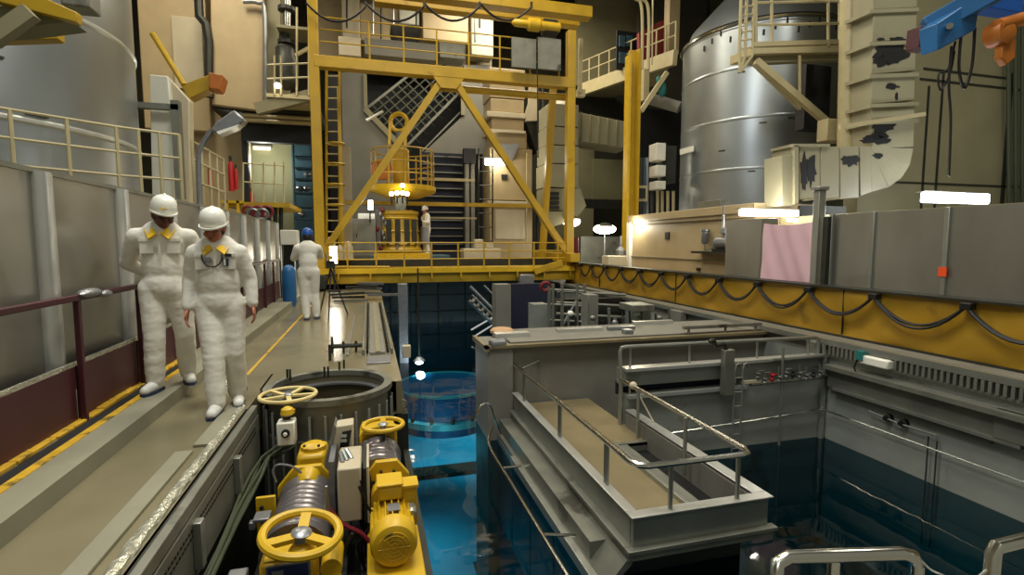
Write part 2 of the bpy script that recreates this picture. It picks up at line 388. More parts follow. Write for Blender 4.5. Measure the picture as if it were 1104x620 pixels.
gy = [1.3, 2.4, 3.45, 4.5, 5.55, 6.6, 7.6, 8.6, 9.6, 10.6, 11.6, 12.6, 13.6]
for a, c in zip(gy, gy[1:]): t.p('kick_plate', B().box(-2.13, -2.115, a + .02, c - .02, .13, .54), 'maroon')
for a in gy: t.p('post', B().box(-2.10, -2.06, a - .02, a + .02, .12, 1.03), 'maroon', bevel=.006)
t.p('handrail', B().beam((-2.08, 1.3, 1.05), (-2.08, 13.6, 1.05), .05, .045), 'maroon', bevel=.008)
t.p('film_edging', B().box(-2.14, -2.12, 1.3, 6.6, .54, .57), 'film')
one('rail_rag', 'grey rag knotted over the maroon handrail', 'rag', B().ell((-2.05, 4.62, 1.075), .06, .14, .035, 12, 8).ell((-2.02, 4.8, 1.05), .035, .08, .03, 10, 6), 'gasket')

# raised deck behind the screen and its railing
def P3(x, y, z): return Vector((x, y, z))
dz = 2.12
A0 = W(-60, 117, d=6.3); A1 = W(125, 137, d=7.8); A2 = W(193, 144, d=8.4); A3 = W(240, 160, d=10.4)
for q in (A0, A1, A2, A3): q.z = dz
struct('floor_raised_deck', B().prism([A0, A1, A2, A3, (A3.x, 14.5, dz), (-12, 14.5, dz), (-12, A0.y, dz)], (0, 0, -.15)), 'olive_cream')
t = T('deck_railing', 'cream tubular guardrail around the raised deck beside the big left tank', 'guardrail', A1)
railing(t, [A0, A1, A2], 1.07, (.35, .7, 1.07), 3, .026, 'railing_cream', .022)
t = T('deck_gate_railing', 'cream tubular guardrail section right of the pale tarpaulin cover', 'guardrail', A2)
railing(t, [A2 + P3(.15, .1, 0), A3], 1.0, (.35, .7, 1.0), 4, .024, 'railing_cream', .02)

# tanks
def ring_tank(nm, lab, c, R, zs, mat):
    t = T(nm, lab, 'tank', c); z0 = c[2]
    for a, b2 in zip(zs, zs[1:]):
        t.p('cladding_ring', B().lathe(c, (0, 0, 1), [(R, a - z0 + .01), (R, b2 - z0 - .012), (R - .015, b2 - z0 - .006)], 96), mat)
        t.p('seam_band', B().lathe(c, (0, 0, 1), [(R + .002, b2 - z0 - .05), (R + (.03 if R > 3 else .012), b2 - z0 - .02), (R + (.03 if R > 3 else .012), b2 - z0 + .02), (R + .002, b2 - z0 + .05)], 96), 'galvanised' if R > 3 else 'tank_sheet')
    return t
t = ring_tank('insulated_tank', 'huge silver clad tank behind the raised deck at left', (-7.35, 11, 0), 3.2, [1, 3.2, 4.95, 6.9, 8.9, 11, 13.5], 'tank_sheet')
for a, z in ((-.75, 4.0), (-.45, 5.6), (-.95, 6.2), (-.6, 3.3)):
    ca = (-7.35 + 3.21 * math.cos(a), 11 + 3.21 * math.sin(a), z)
    t.p('latch', B().beam(ca, (ca[0] - .28 * math.sin(a), ca[1] + .28 * math.cos(a), z), .03, .03), 'dark_steel')
TX, TY, TR = 12.9, 15.2, 2.55
t = ring_tank('insulated_tank', 'silver clad cylindrical tank rising at right behind the cream housing', (TX, TY, 2.0), TR, [2.0, 3.7, 5.2, 6.7, 7.9], 'tank_sheet')
t.p('shoulder', B().lathe((TX, TY, 2.0), (0, 0, 1), [(TR, 5.9), (TR - .25, 6.5), (TR - .9, 7.2), (TR - 1.3, 7.6)], 96), 'tank_sheet')
t.p('rim', B().torus((TX, TY, 8.0), (0, 0, 1), TR + .03, .06, 72, 6), 'bright_steel')
for k in range(22):
    a = PI + .15 + k * .12; z = 7.5 + .13 * (k % 3)
    t.p('stud', B().beam((TX + (TR + .01) * math.cos(a), TY + (TR + .01) * math.sin(a), z), (TX + (TR + .01) * math.cos(a), TY + (TR + .01) * math.sin(a), z + .16), .05, .04), 'dark_steel')
for a, z in ((3.75, 6.55), (4.0, 5.0), (4.3, 5.1), (3.9, 3.6), (3.55, 4.3)):
    t.p('latch', B().beam((TX + (TR + .01) * math.cos(a), TY + (TR + .01) * math.sin(a), z), (TX + (TR + .01) * math.cos(a + .08), TY + (TR + .01) * math.sin(a + .08), z), .03, .03), 'dark_steel')
def tank_hit(px, py, off=.03):
    r = FW * F + RT * (px - 552) + UP * (310 - py); ox, oy = -TX, -TY; R_ = TR + off
    a = r.x ** 2 + r.y ** 2; b_ = 2 * (ox * r.x + oy * r.y); c_ = ox * ox + oy * oy - R_ * R_; k = (-b_ - math.sqrt(max(0, b_ * b_ - 4 * a * c_))) / (2 * a)
    return Vector((0, 0, H)) + r * k
t.p('tag', B().add([tank_hit(*p, o) for o in (.07, .1) for p in ((733, 161), (748, 157), (748, 163), (733, 167))], [(0, 1, 2, 3), (7, 6, 5, 4), (0, 4, 5, 1), (1, 5, 6, 2), (2, 6, 7, 3), (3, 7, 4, 0)]), 'helmet_white')

# yellow girder with festoon
GX = 6.85; hy = [2.2, 3.3, 4.43, 5.6, 6.72, 7.86, 8.95, 10.03, 11.1, 12.15, 13.2, 14.2, 15.2, 16.1]
t = T('runway_girder', 'long yellow crane runway girder beside the right pool', 'girder', (GX + .1, 9, .05))
vs_ = []; fs = []; N_ = 260                               # slightly buckled web sheet
for i in range(N_ + 1):
    y = 1.3 + (17.6 - 1.3) * i / N_
    for j, z in enumerate((.06, .12, .22, .34, .46, .58, .68, .76)):
        wv = (.02 * math.sin(y * 5.6) * math.sin(j * .9) + .012 * math.sin(y * 2.1 + j * .8)) if 0 < j < 7 else 0
        vs_.append((GX + wv, y, z))
for i in range(N_):
    for j in range(7): fs.append((i * 8 + j, i * 8 + j + 1, (i + 1) * 8 + j + 1, (i + 1) * 8 + j))
t.p('web', B().add(vs_, fs).box(GX + .03, GX + .25, 1.3, 17.6, .06, .76), 'girder_yellow')
t.p('top_flange', B().box(GX - .06, GX + .3, 1.3, 17.6, .76, .785), 'dark_steel')
t.p('bottom_flange', B().box(GX - .05, GX + .3, 1.3, 17.6, .04, .065), 'dark_steel')
for k in (3, 7, 11): t.p('joint', B().box(GX - .02, GX + .02, hy[k] + .55, hy[k] + .56, .08, .75), 'dark_steel')
t = T('festoon_cable', 'black festoon cable looping along the top of the yellow girder', 'cable', (GX - .1, 9, .3))
for y in hy: t.p('hanger', B().box(GX - .14, GX - .03, y - .06, y + .06, .67, .75), 'black_rubber', bevel=.01)
for a, c in zip(hy, hy[1:]):
    for k in range(2):
        sag = .30 + .035 * k + random.uniform(-.02, .03)
        t.p('cable_loop', B().path([(GX - .10 - .015 * k, a + (c - a) * u / 12, .71 - sag * 4 * (u / 12) * (1 - u / 12)) for u in range(13)], .02, 6), 'black_rubber')

# right screen
t = T('right_screen', 'row of brushed metal sheets standing behind the yellow girder at right', 'screen', (7.2, 5, .04))
ry = [2.2, 3.1, 4.0, 4.98, 6.0, 6.72]
for a, c in zip(ry, ry[1:]):
    t.p('sheet', B().box(7.15, 7.18, a + .03, c - .03, .05, 1.9), 'aluminium')
for a in ry: t.p('post', B().box(7.12, 7.2, a - .03, a + .03, .04, 1.91), 'steel', bevel=.008)
q = t.p('orange_tag', B().box(7.105, 7.12, 4.93, 5.03, 1.02, 1.14), 'orange_tag', label='small orange square tag')
one('screen_post', 'tall bare galvanised post between the pink sheet and metal sheets', 'post', B().box(7.02, 7.16, 6.86, 6.98, .04, 2.3).box(6.99, 7.19, 6.83, 7.01, 2.3, 2.36), 'steel', bevel=.01)
one('screen_post', 'short dark post right of the tall galvanised post', 'post', B().box(7.04, 7.14, 6.70, 6.79, .04, 1.87), 'dark_steel', bevel=.01)
vs_ = []; fs = []
for i in range(25):
    for j in range(15):
        y = 7.02 + 1.28 * i / 24; z = .1 + 1.72 * j / 14 - .05 * math.sin(PI * i / 24) * j / 14
        vs_.append((7.22 + .035 * math.sin(i * .3 - j * .35) * (1 - j / 18) + .012 * math.sin(i * .9 - j * .9), y, z))
for i in range(24):
    for j in range(14): fs.append((i * 15 + j, i * 15 + j + 1, (i + 1) * 15 + j + 1, (i + 1) * 15 + j))
one('pink_sheet', 'creased pale pink plastic sheet hung behind the girder', 'sheet', B().add(vs_, fs), 'pink_sheet')
one('metal_cabinet_panel', 'single metal sheet panel left of the pink sheet', 'panel', B().box(7.2, 7.6, 8.34, 9.35, .04, 1.92), 'aluminium', bevel=.01)
struct('wall_right_low', B().box(8.6, 8.8, 2.5, 9.4, .04, 2.0), 'olive_cream')

# cream housing under the right tank
t = T('cream_housing', 'long low cream painted housing with cornice below the right tank', 'housing', (8.6, 12.2, .04))
t.p('body', B().box(8.0, 9.6, 9.45, 14.9, .04, 2.0), 'cream', bevel=.02)
t.p('cornice', B().box(7.93, 9.65, 9.4, 14.95, 2.0, 2.1).box(7.88, 9.7, 9.35, 15.0, 2.1, 2.3), 'cream', bevel=.015)
t.p('ledge', B().box(7.97, 8.0, 9.45, 14.9, 1.02, 1.05), 'olive_cream')
t.p('hatch', B().box(7.96, 8.0, 12.72, 12.92, 1.55, 1.75), 'dark')
t.p('socket', B().box(7.95, 8.0, 11.3, 11.42, .75, .83), 'dark_steel')
t.p('lit_end_strip', B().box(7.9, 8.02, 14.85, 15.05, .04, 2.1), 'helmet_white')  # white strip paints the lamp's light onto this end of the housing
t = T('wall_pump', 'small grey pump and pipework on a shelf of the cream housing', 'pump', (7.85, 10.2, 1.25))
t.p('shelf', B().box(7.7, 8.0, 9.6, 11.3, 1.2, 1.25), 'dark_steel')
t.p('motor', B().tube((7.85, 9.85, 1.45), (7.85, 10.45, 1.45), .15, 16), 'gasket')
t.p('base', B().box(7.72, 7.98, 9.8, 10.5, 1.25, 1.32), 'black_rubber')
t.p('gear_head', B().lathe((7.85, 10.2, 1.55), (0, 0, 1), [(.07, 0), (.07, .1), (.13, .12), (.13, .22), (.05, .25)], 14), 'gasket')
t.p('filter_bowl', B().lathe((7.85, 10.95, 1.42), (0, 0, 1), [(.05, 0), (.09, .05), (.09, .3), (.11, .31), (.11, .36)], 14), 'gasket')
t.p('pipe', B().path([(7.85, 10.95, 1.4), (7.85, 10.95, 1.28), (7.85, 10.7, 1.32), (7.85, 10.45, 1.45)], .02, 6), 'steel')
t.p('riser', B().tube((7.9, 10.35, 1.7), (7.9, 10.35, 2.3), .035, 8), 'gasket')
one('roof_box', 'small grey louvred box on the roof of the cream housing', 'box', B().box(8.2, 8.5, 10.9, 11.8, 2.3, 2.5), 'dull_steel', bevel=.01)

# big rectangular duct with elbow
t = T('air_duct', 'huge cream rectangular air duct bending left, its paint peeling black', 'duct', W(960, 220, Y=9.0))
Yd, Td = 8.9, .5
def quadpx(pts, Y=Yd, th=Td): return B().prism([W(x, y, Y=Y) for x, y in pts], (0, th, 0))
secs = [[(942, -70), (990, -70), (989, 8), (942, 10)], [(942, 12), (989, 10), (988, 42), (941, 45)], [(941, 47), (988, 44), (987, 76), (940, 80)], [(940, 82), (987, 78), (986, 108), (940, 112)], [(940, 114), (986, 110), (986, 126), (940, 130)], [(940, 132), (986, 128), (985, 158), (941, 160)]]
for q in secs: t.p('duct_section', quadpx(q), 'peeled_duct', bevel=.015)
for y in (10, 45, 80, 112, 130): t.p('flange', quadpx([(938, y), (991, y - 2), (991, y + 2), (938, y + 4)], Yd - .05, Td + .1), 'duct_cream')
arc = [(985, 160), (981, 178), (972, 192), (958, 202), (940, 207)]
for a, c in zip(arc, arc[1:]): t.p('elbow_gore', quadpx([(938, 158), a, c]), 'peeled_duct', bevel=.01)
t.p('duct_section', quadpx([(938, 158), (940, 207), (928, 211), (927, 157)]), 'peeled_duct')
for xs_ in ((906, 926), (885, 905), (862, 884)): t.p('duct_section', quadpx([(xs_[0], 158), (xs_[1], 158), (xs_[1], 213), (xs_[0], 215)]), 'peeled_duct', bevel=.012)
t.p('flange', quadpx([(857, 157), (861, 157), (861, 219), (857, 220)], Yd - .06, Td + .12), 'duct_cream')
t.p('end_box', quadpx([(843, 168), (856, 167), (856, 221), (843, 222)]), 'duct_cream', bevel=.015)
t.p('top_lip', quadpx([(855, 155), (895, 155), (895, 158), (855, 158)], Yd - .06, Td + .12), 'duct_cream')
def blob(px, py, rx, ry, Y, seed, n=22):
    rnd = random.Random(seed); pts = []
    for i in range(n):
        a = 2 * PI * i / n; k = 1 + rnd.uniform(-.3, .25); pts.append(W(px + rx * k * math.cos(a), py + ry * k * math.sin(a), Y=Y))
    return B().prism(pts, (0, .012, 0))
for i, (x, y, rx, ry) in enumerate(((961, 58, 18, 11), (950, 66, 8, 6), (962, 93, 7, 3), (967, 104, 1.5, 4), (953, 136, 14, 7), (944, 150, 16, 5), (948, 146, 8, 4), (867, 187, 4, 20), (875, 182, 5, 17), (917, 173, 10, 6), (947, 168, 5, 3), (968, 42, 9, 2), (950, 42, 4, 1.5))):
    t.p('bare_patch', blob(x, y, rx, ry, Yd - .012, i), 'black_patch')
for i, (x, y, rx, ry) in enumerate(((933, 30, 3, 8), (932, 62, 3, 10), (932, 98, 4, 6))):
    q = W(x, y, Y=Yd + .25); X_ = W(942, y, Y=Yd).x - .006; P_ = []
    rnd = random.Random(i + 40); 
    for k in range(16):
        a = 2 * PI * k / 16; kk = 1 + rnd.uniform(-.3, .3); P_.append((X_, Yd + .25 + rx * .06 * kk * math.cos(a), q.z + ry * .02 * kk * math.sin(a)))
    t.p('bare_patch', B().prism(P_, (.01, 0, 0)), 'black_patch')
one('duct_strut', 'cream horizontal strut crossing the peeling duct', 'strut', B().beam(W(905, 137, Y=8.75), W(997, 123, Y=8.75), .06, .08), 'railing_cream')
struct('trim_duct_dark_beam', B().rb(862, 222, 912, 240, 9.3, .3), 'dark_steel')  # dark steel beam below the left end of the duct

# tank side platform with braces
t = T('bracket_platform', 'cream steel platform with railing braced off the right tank', 'platform', W(855, 60, Y=10.5))
Yp = 10.4
t.p('deck', quadpx([(812, 48), (915, 46), (915, 56), (812, 58)], Yp, .8), 'railing_cream', bevel=.01)
t.p('edge_beam', quadpx([(812, 58), (915, 55), (915, 64), (812, 68)], Yp + .15, .2), 'olive_cream')
t.p('brace', B().beam(W(815, 66, Y=Yp), W(903, 142, Y=Yp), .12, .16), 'railing_cream')
t.p('brace', B().beam(W(812, 66, Y=Yp + 1.4), W(898, 150, Y=Yp + 1.0), .12, .14), 'railing_cream')
t.p('hanger', B().tube(W(862, 60, Y=Yp), W(862, 103, Y=Yp), .035, 6), 'railing_cream')
for x in (815, 832, 893, 905): t.p('post', B().tube(W(x, 50, Y=Yp), W(x, -40, Y=Yp), .035, 6), 'railing_cream')
for y in (3, 27): t.p('rail', B().tube(W(813, y, Y=Yp), W(908, y - 2, Y=Yp), .03, 6), 'railing_cream')
t.p('toe_board', quadpx([(812, 45), (912, 42), (912, 47), (812, 50)], Yp - .03, .04), 'railing_cream')
t = T('caged_ladder', 'cream ladder with cage dropping at the left of the tank platform', 'ladder', W(805, 80, Y=10.4))
for x in (797, 803, 811): t.p('stile', B().path([W(x + 3, -30, Y=10.4), W(x, 60, Y=10.4), W(798, 78, Y=10.4)], .035, 6), 'railing_cream')
for k in range(9): t.p('rung', B().tube(W(799, -10 + k * 9, Y=10.4), W(811, -12 + k * 9, Y=10.4), .02, 5), 'railing_cream')
one('steel_column', 'round cream steel column left of the peeling duct', 'column', B().tube(W(913, 160, Y=9.6), W(918, -60, Y=9.6), .2, 16), 'railing_cream')
one('column_bracket', 'cream gusset box joining the platform braces to the column', 'bracket', B().rb(892, 128, 912, 152, 9.9, .3), 'railing_cream', bevel=.02)
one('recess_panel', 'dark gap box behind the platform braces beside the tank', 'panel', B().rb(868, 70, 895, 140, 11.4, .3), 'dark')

# blue crane and orange hoist
t = T('blue_jib', 'blue painted jib crane arm at the top right corner', 'crane', W(1030, 20, Y=7.0))
t.p('arm', B().beam(W(998, 32, Y=7.2), W(1100, -25, Y=6.4), .28, .36), 'blue_paint', bevel=.02)
t.p('carriage', B().prism([W(1010, 25, Y=6.8), W(1040, 5, Y=6.8), W(1056, 10, Y=6.8), W(1052, 32, Y=6.8), W(1012, 54, Y=6.8)], (0, .3, 0)), 'blue_paint', bevel=.02)
t.p('roller', B().tube(W(1024, 28, Y=6.7), W(1024, 28, Y=6.85), .05, 12), 'steel')
t.p('stop_block', B().rb(992, 28, 1005, 52, 7.1, .25), 'maroon', bevel=.02)
t.p('upper_frame', B().rb(1050, -8, 1104, 10, 7.1, .3), 'helmet_blue', bevel=.02)
t = T('chain_hoist', 'orange chain hoist hanging at the top right corner', 'hoist', W(1085, 40, Y=6.5))
t.p('housing', B().lathe(W(1090, 32, Y=6.4), (0, 1, 0), [(.12, 0), (.2, .04), (.2, .3), (.12, .34)], 20), 'orange')
t.p('motor', B().tube(W(1075, 28, Y=6.5), W(1104, 20, Y=6.5), .11, 14), 'orange')
t.p('hook_block', B().prism([W(1082, 40, Y=6.5), W(1096, 42, Y=6.5), W(1095, 62, Y=6.5), W(1086, 70, Y=6.5), W(1080, 62, Y=6.5)], (0, .12, 0)), 'orange', bevel=.02)
def cable(lab, pts, r=.02, mat='black_rubber', nm='hanging_cable', grp=None):
    return one(nm, lab, 'cable', B().path(pts, r, 6), mat, grp)
def smooth(pts, n=6):
    out = []; P = [pts[0]] + pts + [pts[-1]]
    for i in range(1, len(P) - 2):
        for k in range(n):
            u = k / n; a, b_, c, d = [Vector(q) for q in P[i - 1:i + 3]]
            out.append(.5 * ((2 * b_) + (c - a) * u + (2 * a - 5 * b_ + 4 * c - d) * u * u + (3 * b_ - a - 3 * c + d) * u ** 3))
    return out + [Vector(pts[-1])]
WP = lambda L, Y: smooth([W(x, y, Y=Y) for x, y in L])
cable('black control cable dropping straight below the blue jib', WP([(1026, 50), (1023, 90), (1025, 130), (1023, 190)], 6.9), .022)
cable('black cable looping low left under the blue jib', WP([(1030, 45), (1022, 75), (1012, 80), (1014, 97), (1024, 80), (1029, 55)], 6.95), .018)
cable('black cable in a wide loop right under the blue jib', WP([(1036, 40), (1034, 75), (1040, 95), (1048, 70), (1051, 30)], 6.85), .025)
# ---------------- gantry crane ----------------
YC = 17.0
t = T('gantry_crane', 'yellow gantry crane frame spanning the far end of the pool', 'crane', (2.7, 18.2, .1))
def bm_(x0, y0, x1, y1, w, h, Y=YC): return B().beam(W(x0, y0, Y=Y), W(x1, y1, Y=Y), w, h)
ZL = W(345, 67, Y=YC).z; XL = W(343, 200, Y=YC).x; XR = W(614, 200, Y=YC).x
def post(x, y, z0, z1, s=.26): return B().box(x - s / 2, x + s / 2, y - s / 2, y + s / 2, z0, z1)
t.p('post', post(XL, YC, .35, 9.2, .28), 'yellow', bevel=.015)
t.p('post', post(XR, YC, .35, 8.55, .28), 'yellow', bevel=.015)
t.p('post', post(XL + .55, YC + 2.6, .35, ZL, .12), 'yellow'); 
t.p('post', B().beam(W(597, 90, Y=YC + 1.6), W(584, 284, Y=YC + 1.6), .22, .22), 'yellow', bevel=.01)
t.p('main_beam', B().box(XL, XR + .1, YC - .15, YC + .2, ZL - .17, ZL + .17), 'yellow', bevel=.015)
t.p('beam_tube', B().tube((XL + 3.5, YC + .4, ZL - .35), (XR, YC + .4, ZL - .35), .12, 12), 'yellow')
ZT = W(590, 14, Y=YC).z
t.p('top_beam', B().box(XL + .2, XR + .7, YC - .2, YC + .25, ZT - .05, ZT + .32), 'yellow', bevel=.02)
t.p('upper_beam', B().box(XL + 1.8, XR + .7, YC + .9, YC + 1.3, ZT + .1, ZT + .5), 'yellow', bevel=.02)
cxp = W(483, 80, Y=YC).x
t.p('brace', B().beam((cxp - .15, YC, ZL - .15), (XL + .1, YC, W(352, 272, Y=YC).z), .2, .2), 'yellow')
t.p('brace', B().beam((cxp + .15, YC, ZL - .15), (XR - .1, YC, W(608, 272, Y=YC).z), .2, .2), 'yellow')
t.p('gusset', B().prism([(cxp - .5, YC - .14, ZL - .15), (cxp + .5, YC - .14, ZL - .15), (cxp + .25, YC - .14, ZL - .5), (cxp - .25, YC - .14, ZL - .5)], (0, .03, 0)), 'yellow')
zg = .72
t.p('lower_girder', B().box(XL - .1, XR + .2, YC - .15, YC + .15, .18, .5), 'yellow', bevel=.015)
t.p('deck_edge', B().box(XL - .1, XR + .1, YC - .3, YC - .2, .5, .66), 'bright_yellow')
t.p('deck', B().box(XL, XR, YC - .2, YC + 3.2, .56, .64), 'yellow')
t.p('rear_girder', B().box(XL, XR, YC + 2.9, YC + 3.2, .1, .5), 'yellow')
for k in range(9): t.p('deck_bracket', B().box(XL + .5 + k * .95, XL + .55 + k * .95, YC - .3, YC - .16, .3, .5), 'yellow')
for sx in (XL, XR): t.p('end_truck', B().box(sx - .18, sx + .18, YC - .6, YC + 3.4, .07 if sx < 0 else .80, .5 if sx < 0 else 1.1), 'dark_steel' if sx < 0 else 'yellow', bevel=.02)
b = []
z0 = .64
for k in range(9): t.p('rail_post', B().tube((XL + .8 + k * .86, YC - .22, z0), (XL + .8 + k * .86, YC - .22, z0 + .82), .03, 6), 'yellow')
for z in (.3, .55, .82): t.p('guard_rail', B().tube((XL + .2, YC - .22, z0 + z), (XR - .2, YC - .22, z0 + z), .022, 6), 'yellow')
zu = ZL + .17
for k in range(7): t.p('rail_post', B().tube((XL + 1.6 + k * 1.02, YC - .1, zu), (XL + 1.6 + k * 1.02, YC - .1, zu + 1.1), .03, 6), 'yellow')
for z in (.4, .75, 1.1): t.p('guard_rail', B().tube((XL + .2, YC - .1, zu + z), (XR - .4, YC - .1, zu + z), .02, 6), 'yellow')
t.p('link_bar', B().tube(W(350, 288, Y=YC + .3), W(420, 288, Y=YC + .3), .05, 6), 'yellow')
t.p('sloped_edge', B().beam(W(576, 293, Y=YC - .3), W(606, 283, Y=YC - .3), .1, .2), 'yellow')
t = T('crane_festoon', 'black festoon cable looping under the top beam of the gantry crane', 'cable', (2.7, 16.7, 8.2))
fx = [330, 394, 457, 517, 573]
for a, c in zip(fx, fx[1:]):
    p = W(a, 3, Y=YC - .3); q = W(c, 7, Y=YC - .3)
    t.p('cable_loop', B().path([p.lerp(q, u / 12) - P3(0, 0, .48 * 4 * (u / 12) * (1 - u / 12)) for u in range(13)], .035, 6), 'black_rubber')
    t.p('hanger', B().beam(q, q + P3(0, 0, .14), .06, .06), 'black_rubber')
t = T('crane_hoist', 'yellow hoist motor and cable drum hung under the crane top beam', 'hoist', W(582, 30, Y=YC))
t.p('gear_motor', B().lathe(W(552, 24, Y=YC - .5), (1, 0, 0), [(.05, 0), (.12, .1), (.12, .5), (.2, .55), (.2, .9), (.14, .95), (.14, 1.6)], 16), 'bright_yellow')
t.p('drum', B().lathe(W(585, 30, Y=YC - .3), (1, 0, 0), [(.2, 0), (.28, .03), (.28, .45), (.2, .5)], 16), 'dark_steel')
one('wire_mesh_panel', 'dark grey mesh sided panel on the upper crane beam at right', 'panel', B().rb(552, 41, 578, 73, YC - .45, .1).rb(580, 41, 605, 75, YC - .45, .1), 'dull_steel', bevel=.01)
one('control_cabin', 'small grey cabin box on the upper crane walkway', 'box', B().prism([W(421, 26, Y=YC + 1), W(453, 27, Y=YC + 1), W(451, 47, Y=YC + 1), W(428, 45, Y=YC + 1)], (0, 1, 0)), 'dark_steel', bevel=.02)
one('crane_cabinet', 'broad grey cabinet standing on the upper crane walkway', 'cabinet', B().rb(393, 44, 470, 62, YC + .8, .7), 'grey_slab', bevel=.02)
one('crane_cabinet', 'second grey cabinet right of the small cabin on the upper crane walkway', 'cabinet', B().rb(474, 45, 502, 63, YC + .8, .7), 'dull_steel', bevel=.02)
one('cream_locker', 'cream locker beside the left post on the upper crane walkway', 'cabinet', B().rb(365, 40, 389, 60, YC + .8, .7), 'box_cream', bevel=.02)
one('crane_hook_line', 'thin dark hoist line hanging past the mesh panel', 'cable', B().tube(W(579, 40, Y=YC - .6), W(580, 170, Y=YC - .6), .02, 5), 'black_rubber')

# mast with round cage platform, refuelling barrel, controls
YM = 19.2
t = T('mast_platform', 'yellow round caged platform on a mast within the gantry crane', 'platform', W(447, 275, Y=YM))
c0 = W(435, 208, Y=YM)
t.p('ring_deck', B().lathe((c0.x, c0.y, c0.z), (0, 0, 1), [(.55, -.2), (1.1, .0), (1.15, .05), (1.15, .2), (1.08, .22)], 40), 'bright_yellow')
for k in range(12):
    a = 2 * PI * k / 12; t.p('cage_post', B().tube((c0.x + 1.08 * math.cos(a), c0.y + 1.08 * math.sin(a), c0.z + .2), (c0.x + 1.08 * math.cos(a), c0.y + 1.08 * math.sin(a), c0.z + 1.45), .028, 5), 'yellow')
for z in (.6, 1.0, 1.45): t.p('cage_ring', B().torus((c0.x, c0.y, c0.z + z), (0, 0, 1), 1.08, .026, 32, 5), 'yellow')
t.p('mast_core', B().lathe((c0.x - .1, c0.y, c0.z + .2), (0, 0, 1), [(.32, 0), (.32, 1.3), (.25, 1.35)], 16), 'yellow')
t.p('hose_drum', B().tube((c0.x - .75, c0.y - .5, c0.z + .75), (c0.x - .75, c0.y - .2, c0.z + .75), .35, 16), 'orange')
q = W(430, 132, Y=YM)
t.p('top_pulley', B().torus((q.x, q.y, q.z), (.3, 1, 0), .3, .08, 24, 6).beam((q.x - .3, q.y, q.z), (q.x - .35, q.y, q.z - .8), .1, .1).beam((q.x + .25, q.y, q.z), (q.x + .2, q.y, q.z - .8), .1, .1), 'bright_yellow')
t.p('lamp_bracket', B().tube(W(395, 130, Y=YM), W(413, 120, Y=YM), .05, 6), 'helmet_white')
t.p('mast_tube', B().tube((c0.x - .1, c0.y, c0.z + 1.4), (q.x, q.y, q.z - .3), .1, 8), 'dull_steel')
t = T('refuelling_barrel', 'yellow and steel refuelling machine barrel on the trolley', 'machine', W(432, 277, Y=YM))
cb = W(432, 272, Y=YM)
t.p('barrel', B().lathe((cb.x, cb.y, cb.z), (0, 0, 1), [(.75, 0), (.78, .1), (.7, .2), (.62, 1.3), (.66, 1.35), (.66, 1.45), (.4, 1.5)], 28), 'yellow')
for k in range(6):
    a = 2 * PI * k / 6 + .3; t.p('stay', B().tube((cb.x + .74 * math.cos(a), cb.y + .74 * math.sin(a), cb.z + .1), (cb.x + .5 * math.cos(a), cb.y + .5 * math.sin(a), cb.z + 1.5), .05, 6), 'yellow' if k % 2 else 'dull_steel')
t.p('hoist_mast', B().box(cb.x - .18, cb.x + .18, cb.y - .5, cb.y - .2, cb.z + .3, cb.z + 2.2), 'dull_steel')
for a in (-2.2, -1.75, -1.3, -.9):
    t.p('slot_plate', B().box(cb.x + .72 * math.cos(a) - .09, cb.x + .72 * math.cos(a) + .09, cb.y + .72 * math.sin(a) - .03, cb.y + .72 * math.sin(a) + .03, cb.z + .25, cb.z + 1.15), 'dark_steel')
for k in range(3): t.p('band', B().torus((cb.x, cb.y, cb.z + .3 + .45 * k), (0, 0, 1), .72 - .05 * k, .035, 28, 6), 'bright_yellow')
t.p('side_motor', B().tube((cb.x + .85, cb.y - .3, cb.z + .3), (cb.x + .85, cb.y - .3, cb.z + .9), .16, 12), 'gasket')
t.p('base_plate', B().box(cb.x - .95, cb.x + .95, cb.y - .95, cb.y + .8, cb.z - .25, cb.z - .02), 'bright_yellow')
for i, (x, y) in enumerate(((422, 209), (428, 208), (434, 200), (434, 208), (439, 209))):
    q = W(x, y, Y=YM - 1.3); t2 = T('mast_lamp', ('leftmost of the small lamps', 'second small lamp from the left', 'topmost small lamp', 'centre small lamp', 'rightmost of the small lamps')[i] + ' under the round yellow platform', 'lamp', q, 'lamps on the refuelling mast')
    t2.p('bulb', B().ell(q, .075, .075, .075, 10, 6), 'lamp_glow'); t2.p('holder', B().tube(q - P3(0, 0, .35), q - P3(0, 0, .06), .03, 6), 'dark_steel')
one('trolley_deck', 'grey blue trolley deck carrying the barrel and standing worker', 'deck', B().box(W(398, 270, Y=18.6).x, W(484, 270, Y=18.6).x, 18.3, 20.3, .9, 1.02), 'blue_rack', bevel=.01)
struct('trim_trolley_rail', B().box(XL + .3, XR, 18.2, 18.3, .64, .9), 'dark_steel')
t = T('control_cabinet', 'grey control cabinet with white fittings left of the refuelling barrel', 'cabinet', W(393, 276, Y=18.5))
t.p('body', B().rb(380, 236, 405, 276, 18.4, .6), 'grey_slab', bevel=.015)
t.p('door', B().rb(382, 240, 403, 270, 18.37, .03), 'dull_steel'); t.p('handle', B().rb(384, 252, 385, 256, 18.34, .03), 'dark')
t.p('top_panel', B().rb(386, 230, 404, 236, 18.4, .3), 'helmet_white')
t = T('valve_cluster', 'cluster of white valves and pipes right of the grey control cabinet', 'valve', W(412, 275, Y=18.8))
for i in range(9):
    x = 405 + random.uniform(0, 12); y = 226 + i * 5.2; t.p('valve_body', B().ell(W(x, y, Y=18.8), .07, .07, .1, 10, 6), 'gasket' if i % 4 else 'dull_red')
for x in (406, 411, 416): t.p('pipe', B().tube(W(x, 226, Y=18.9), W(x, 276, Y=18.9), .035, 6), 'gasket')
t = T('work_lamp', 'bright lamp shining beside the control cabinet on the crane', 'lamp', W(399, 222, Y=18.2))
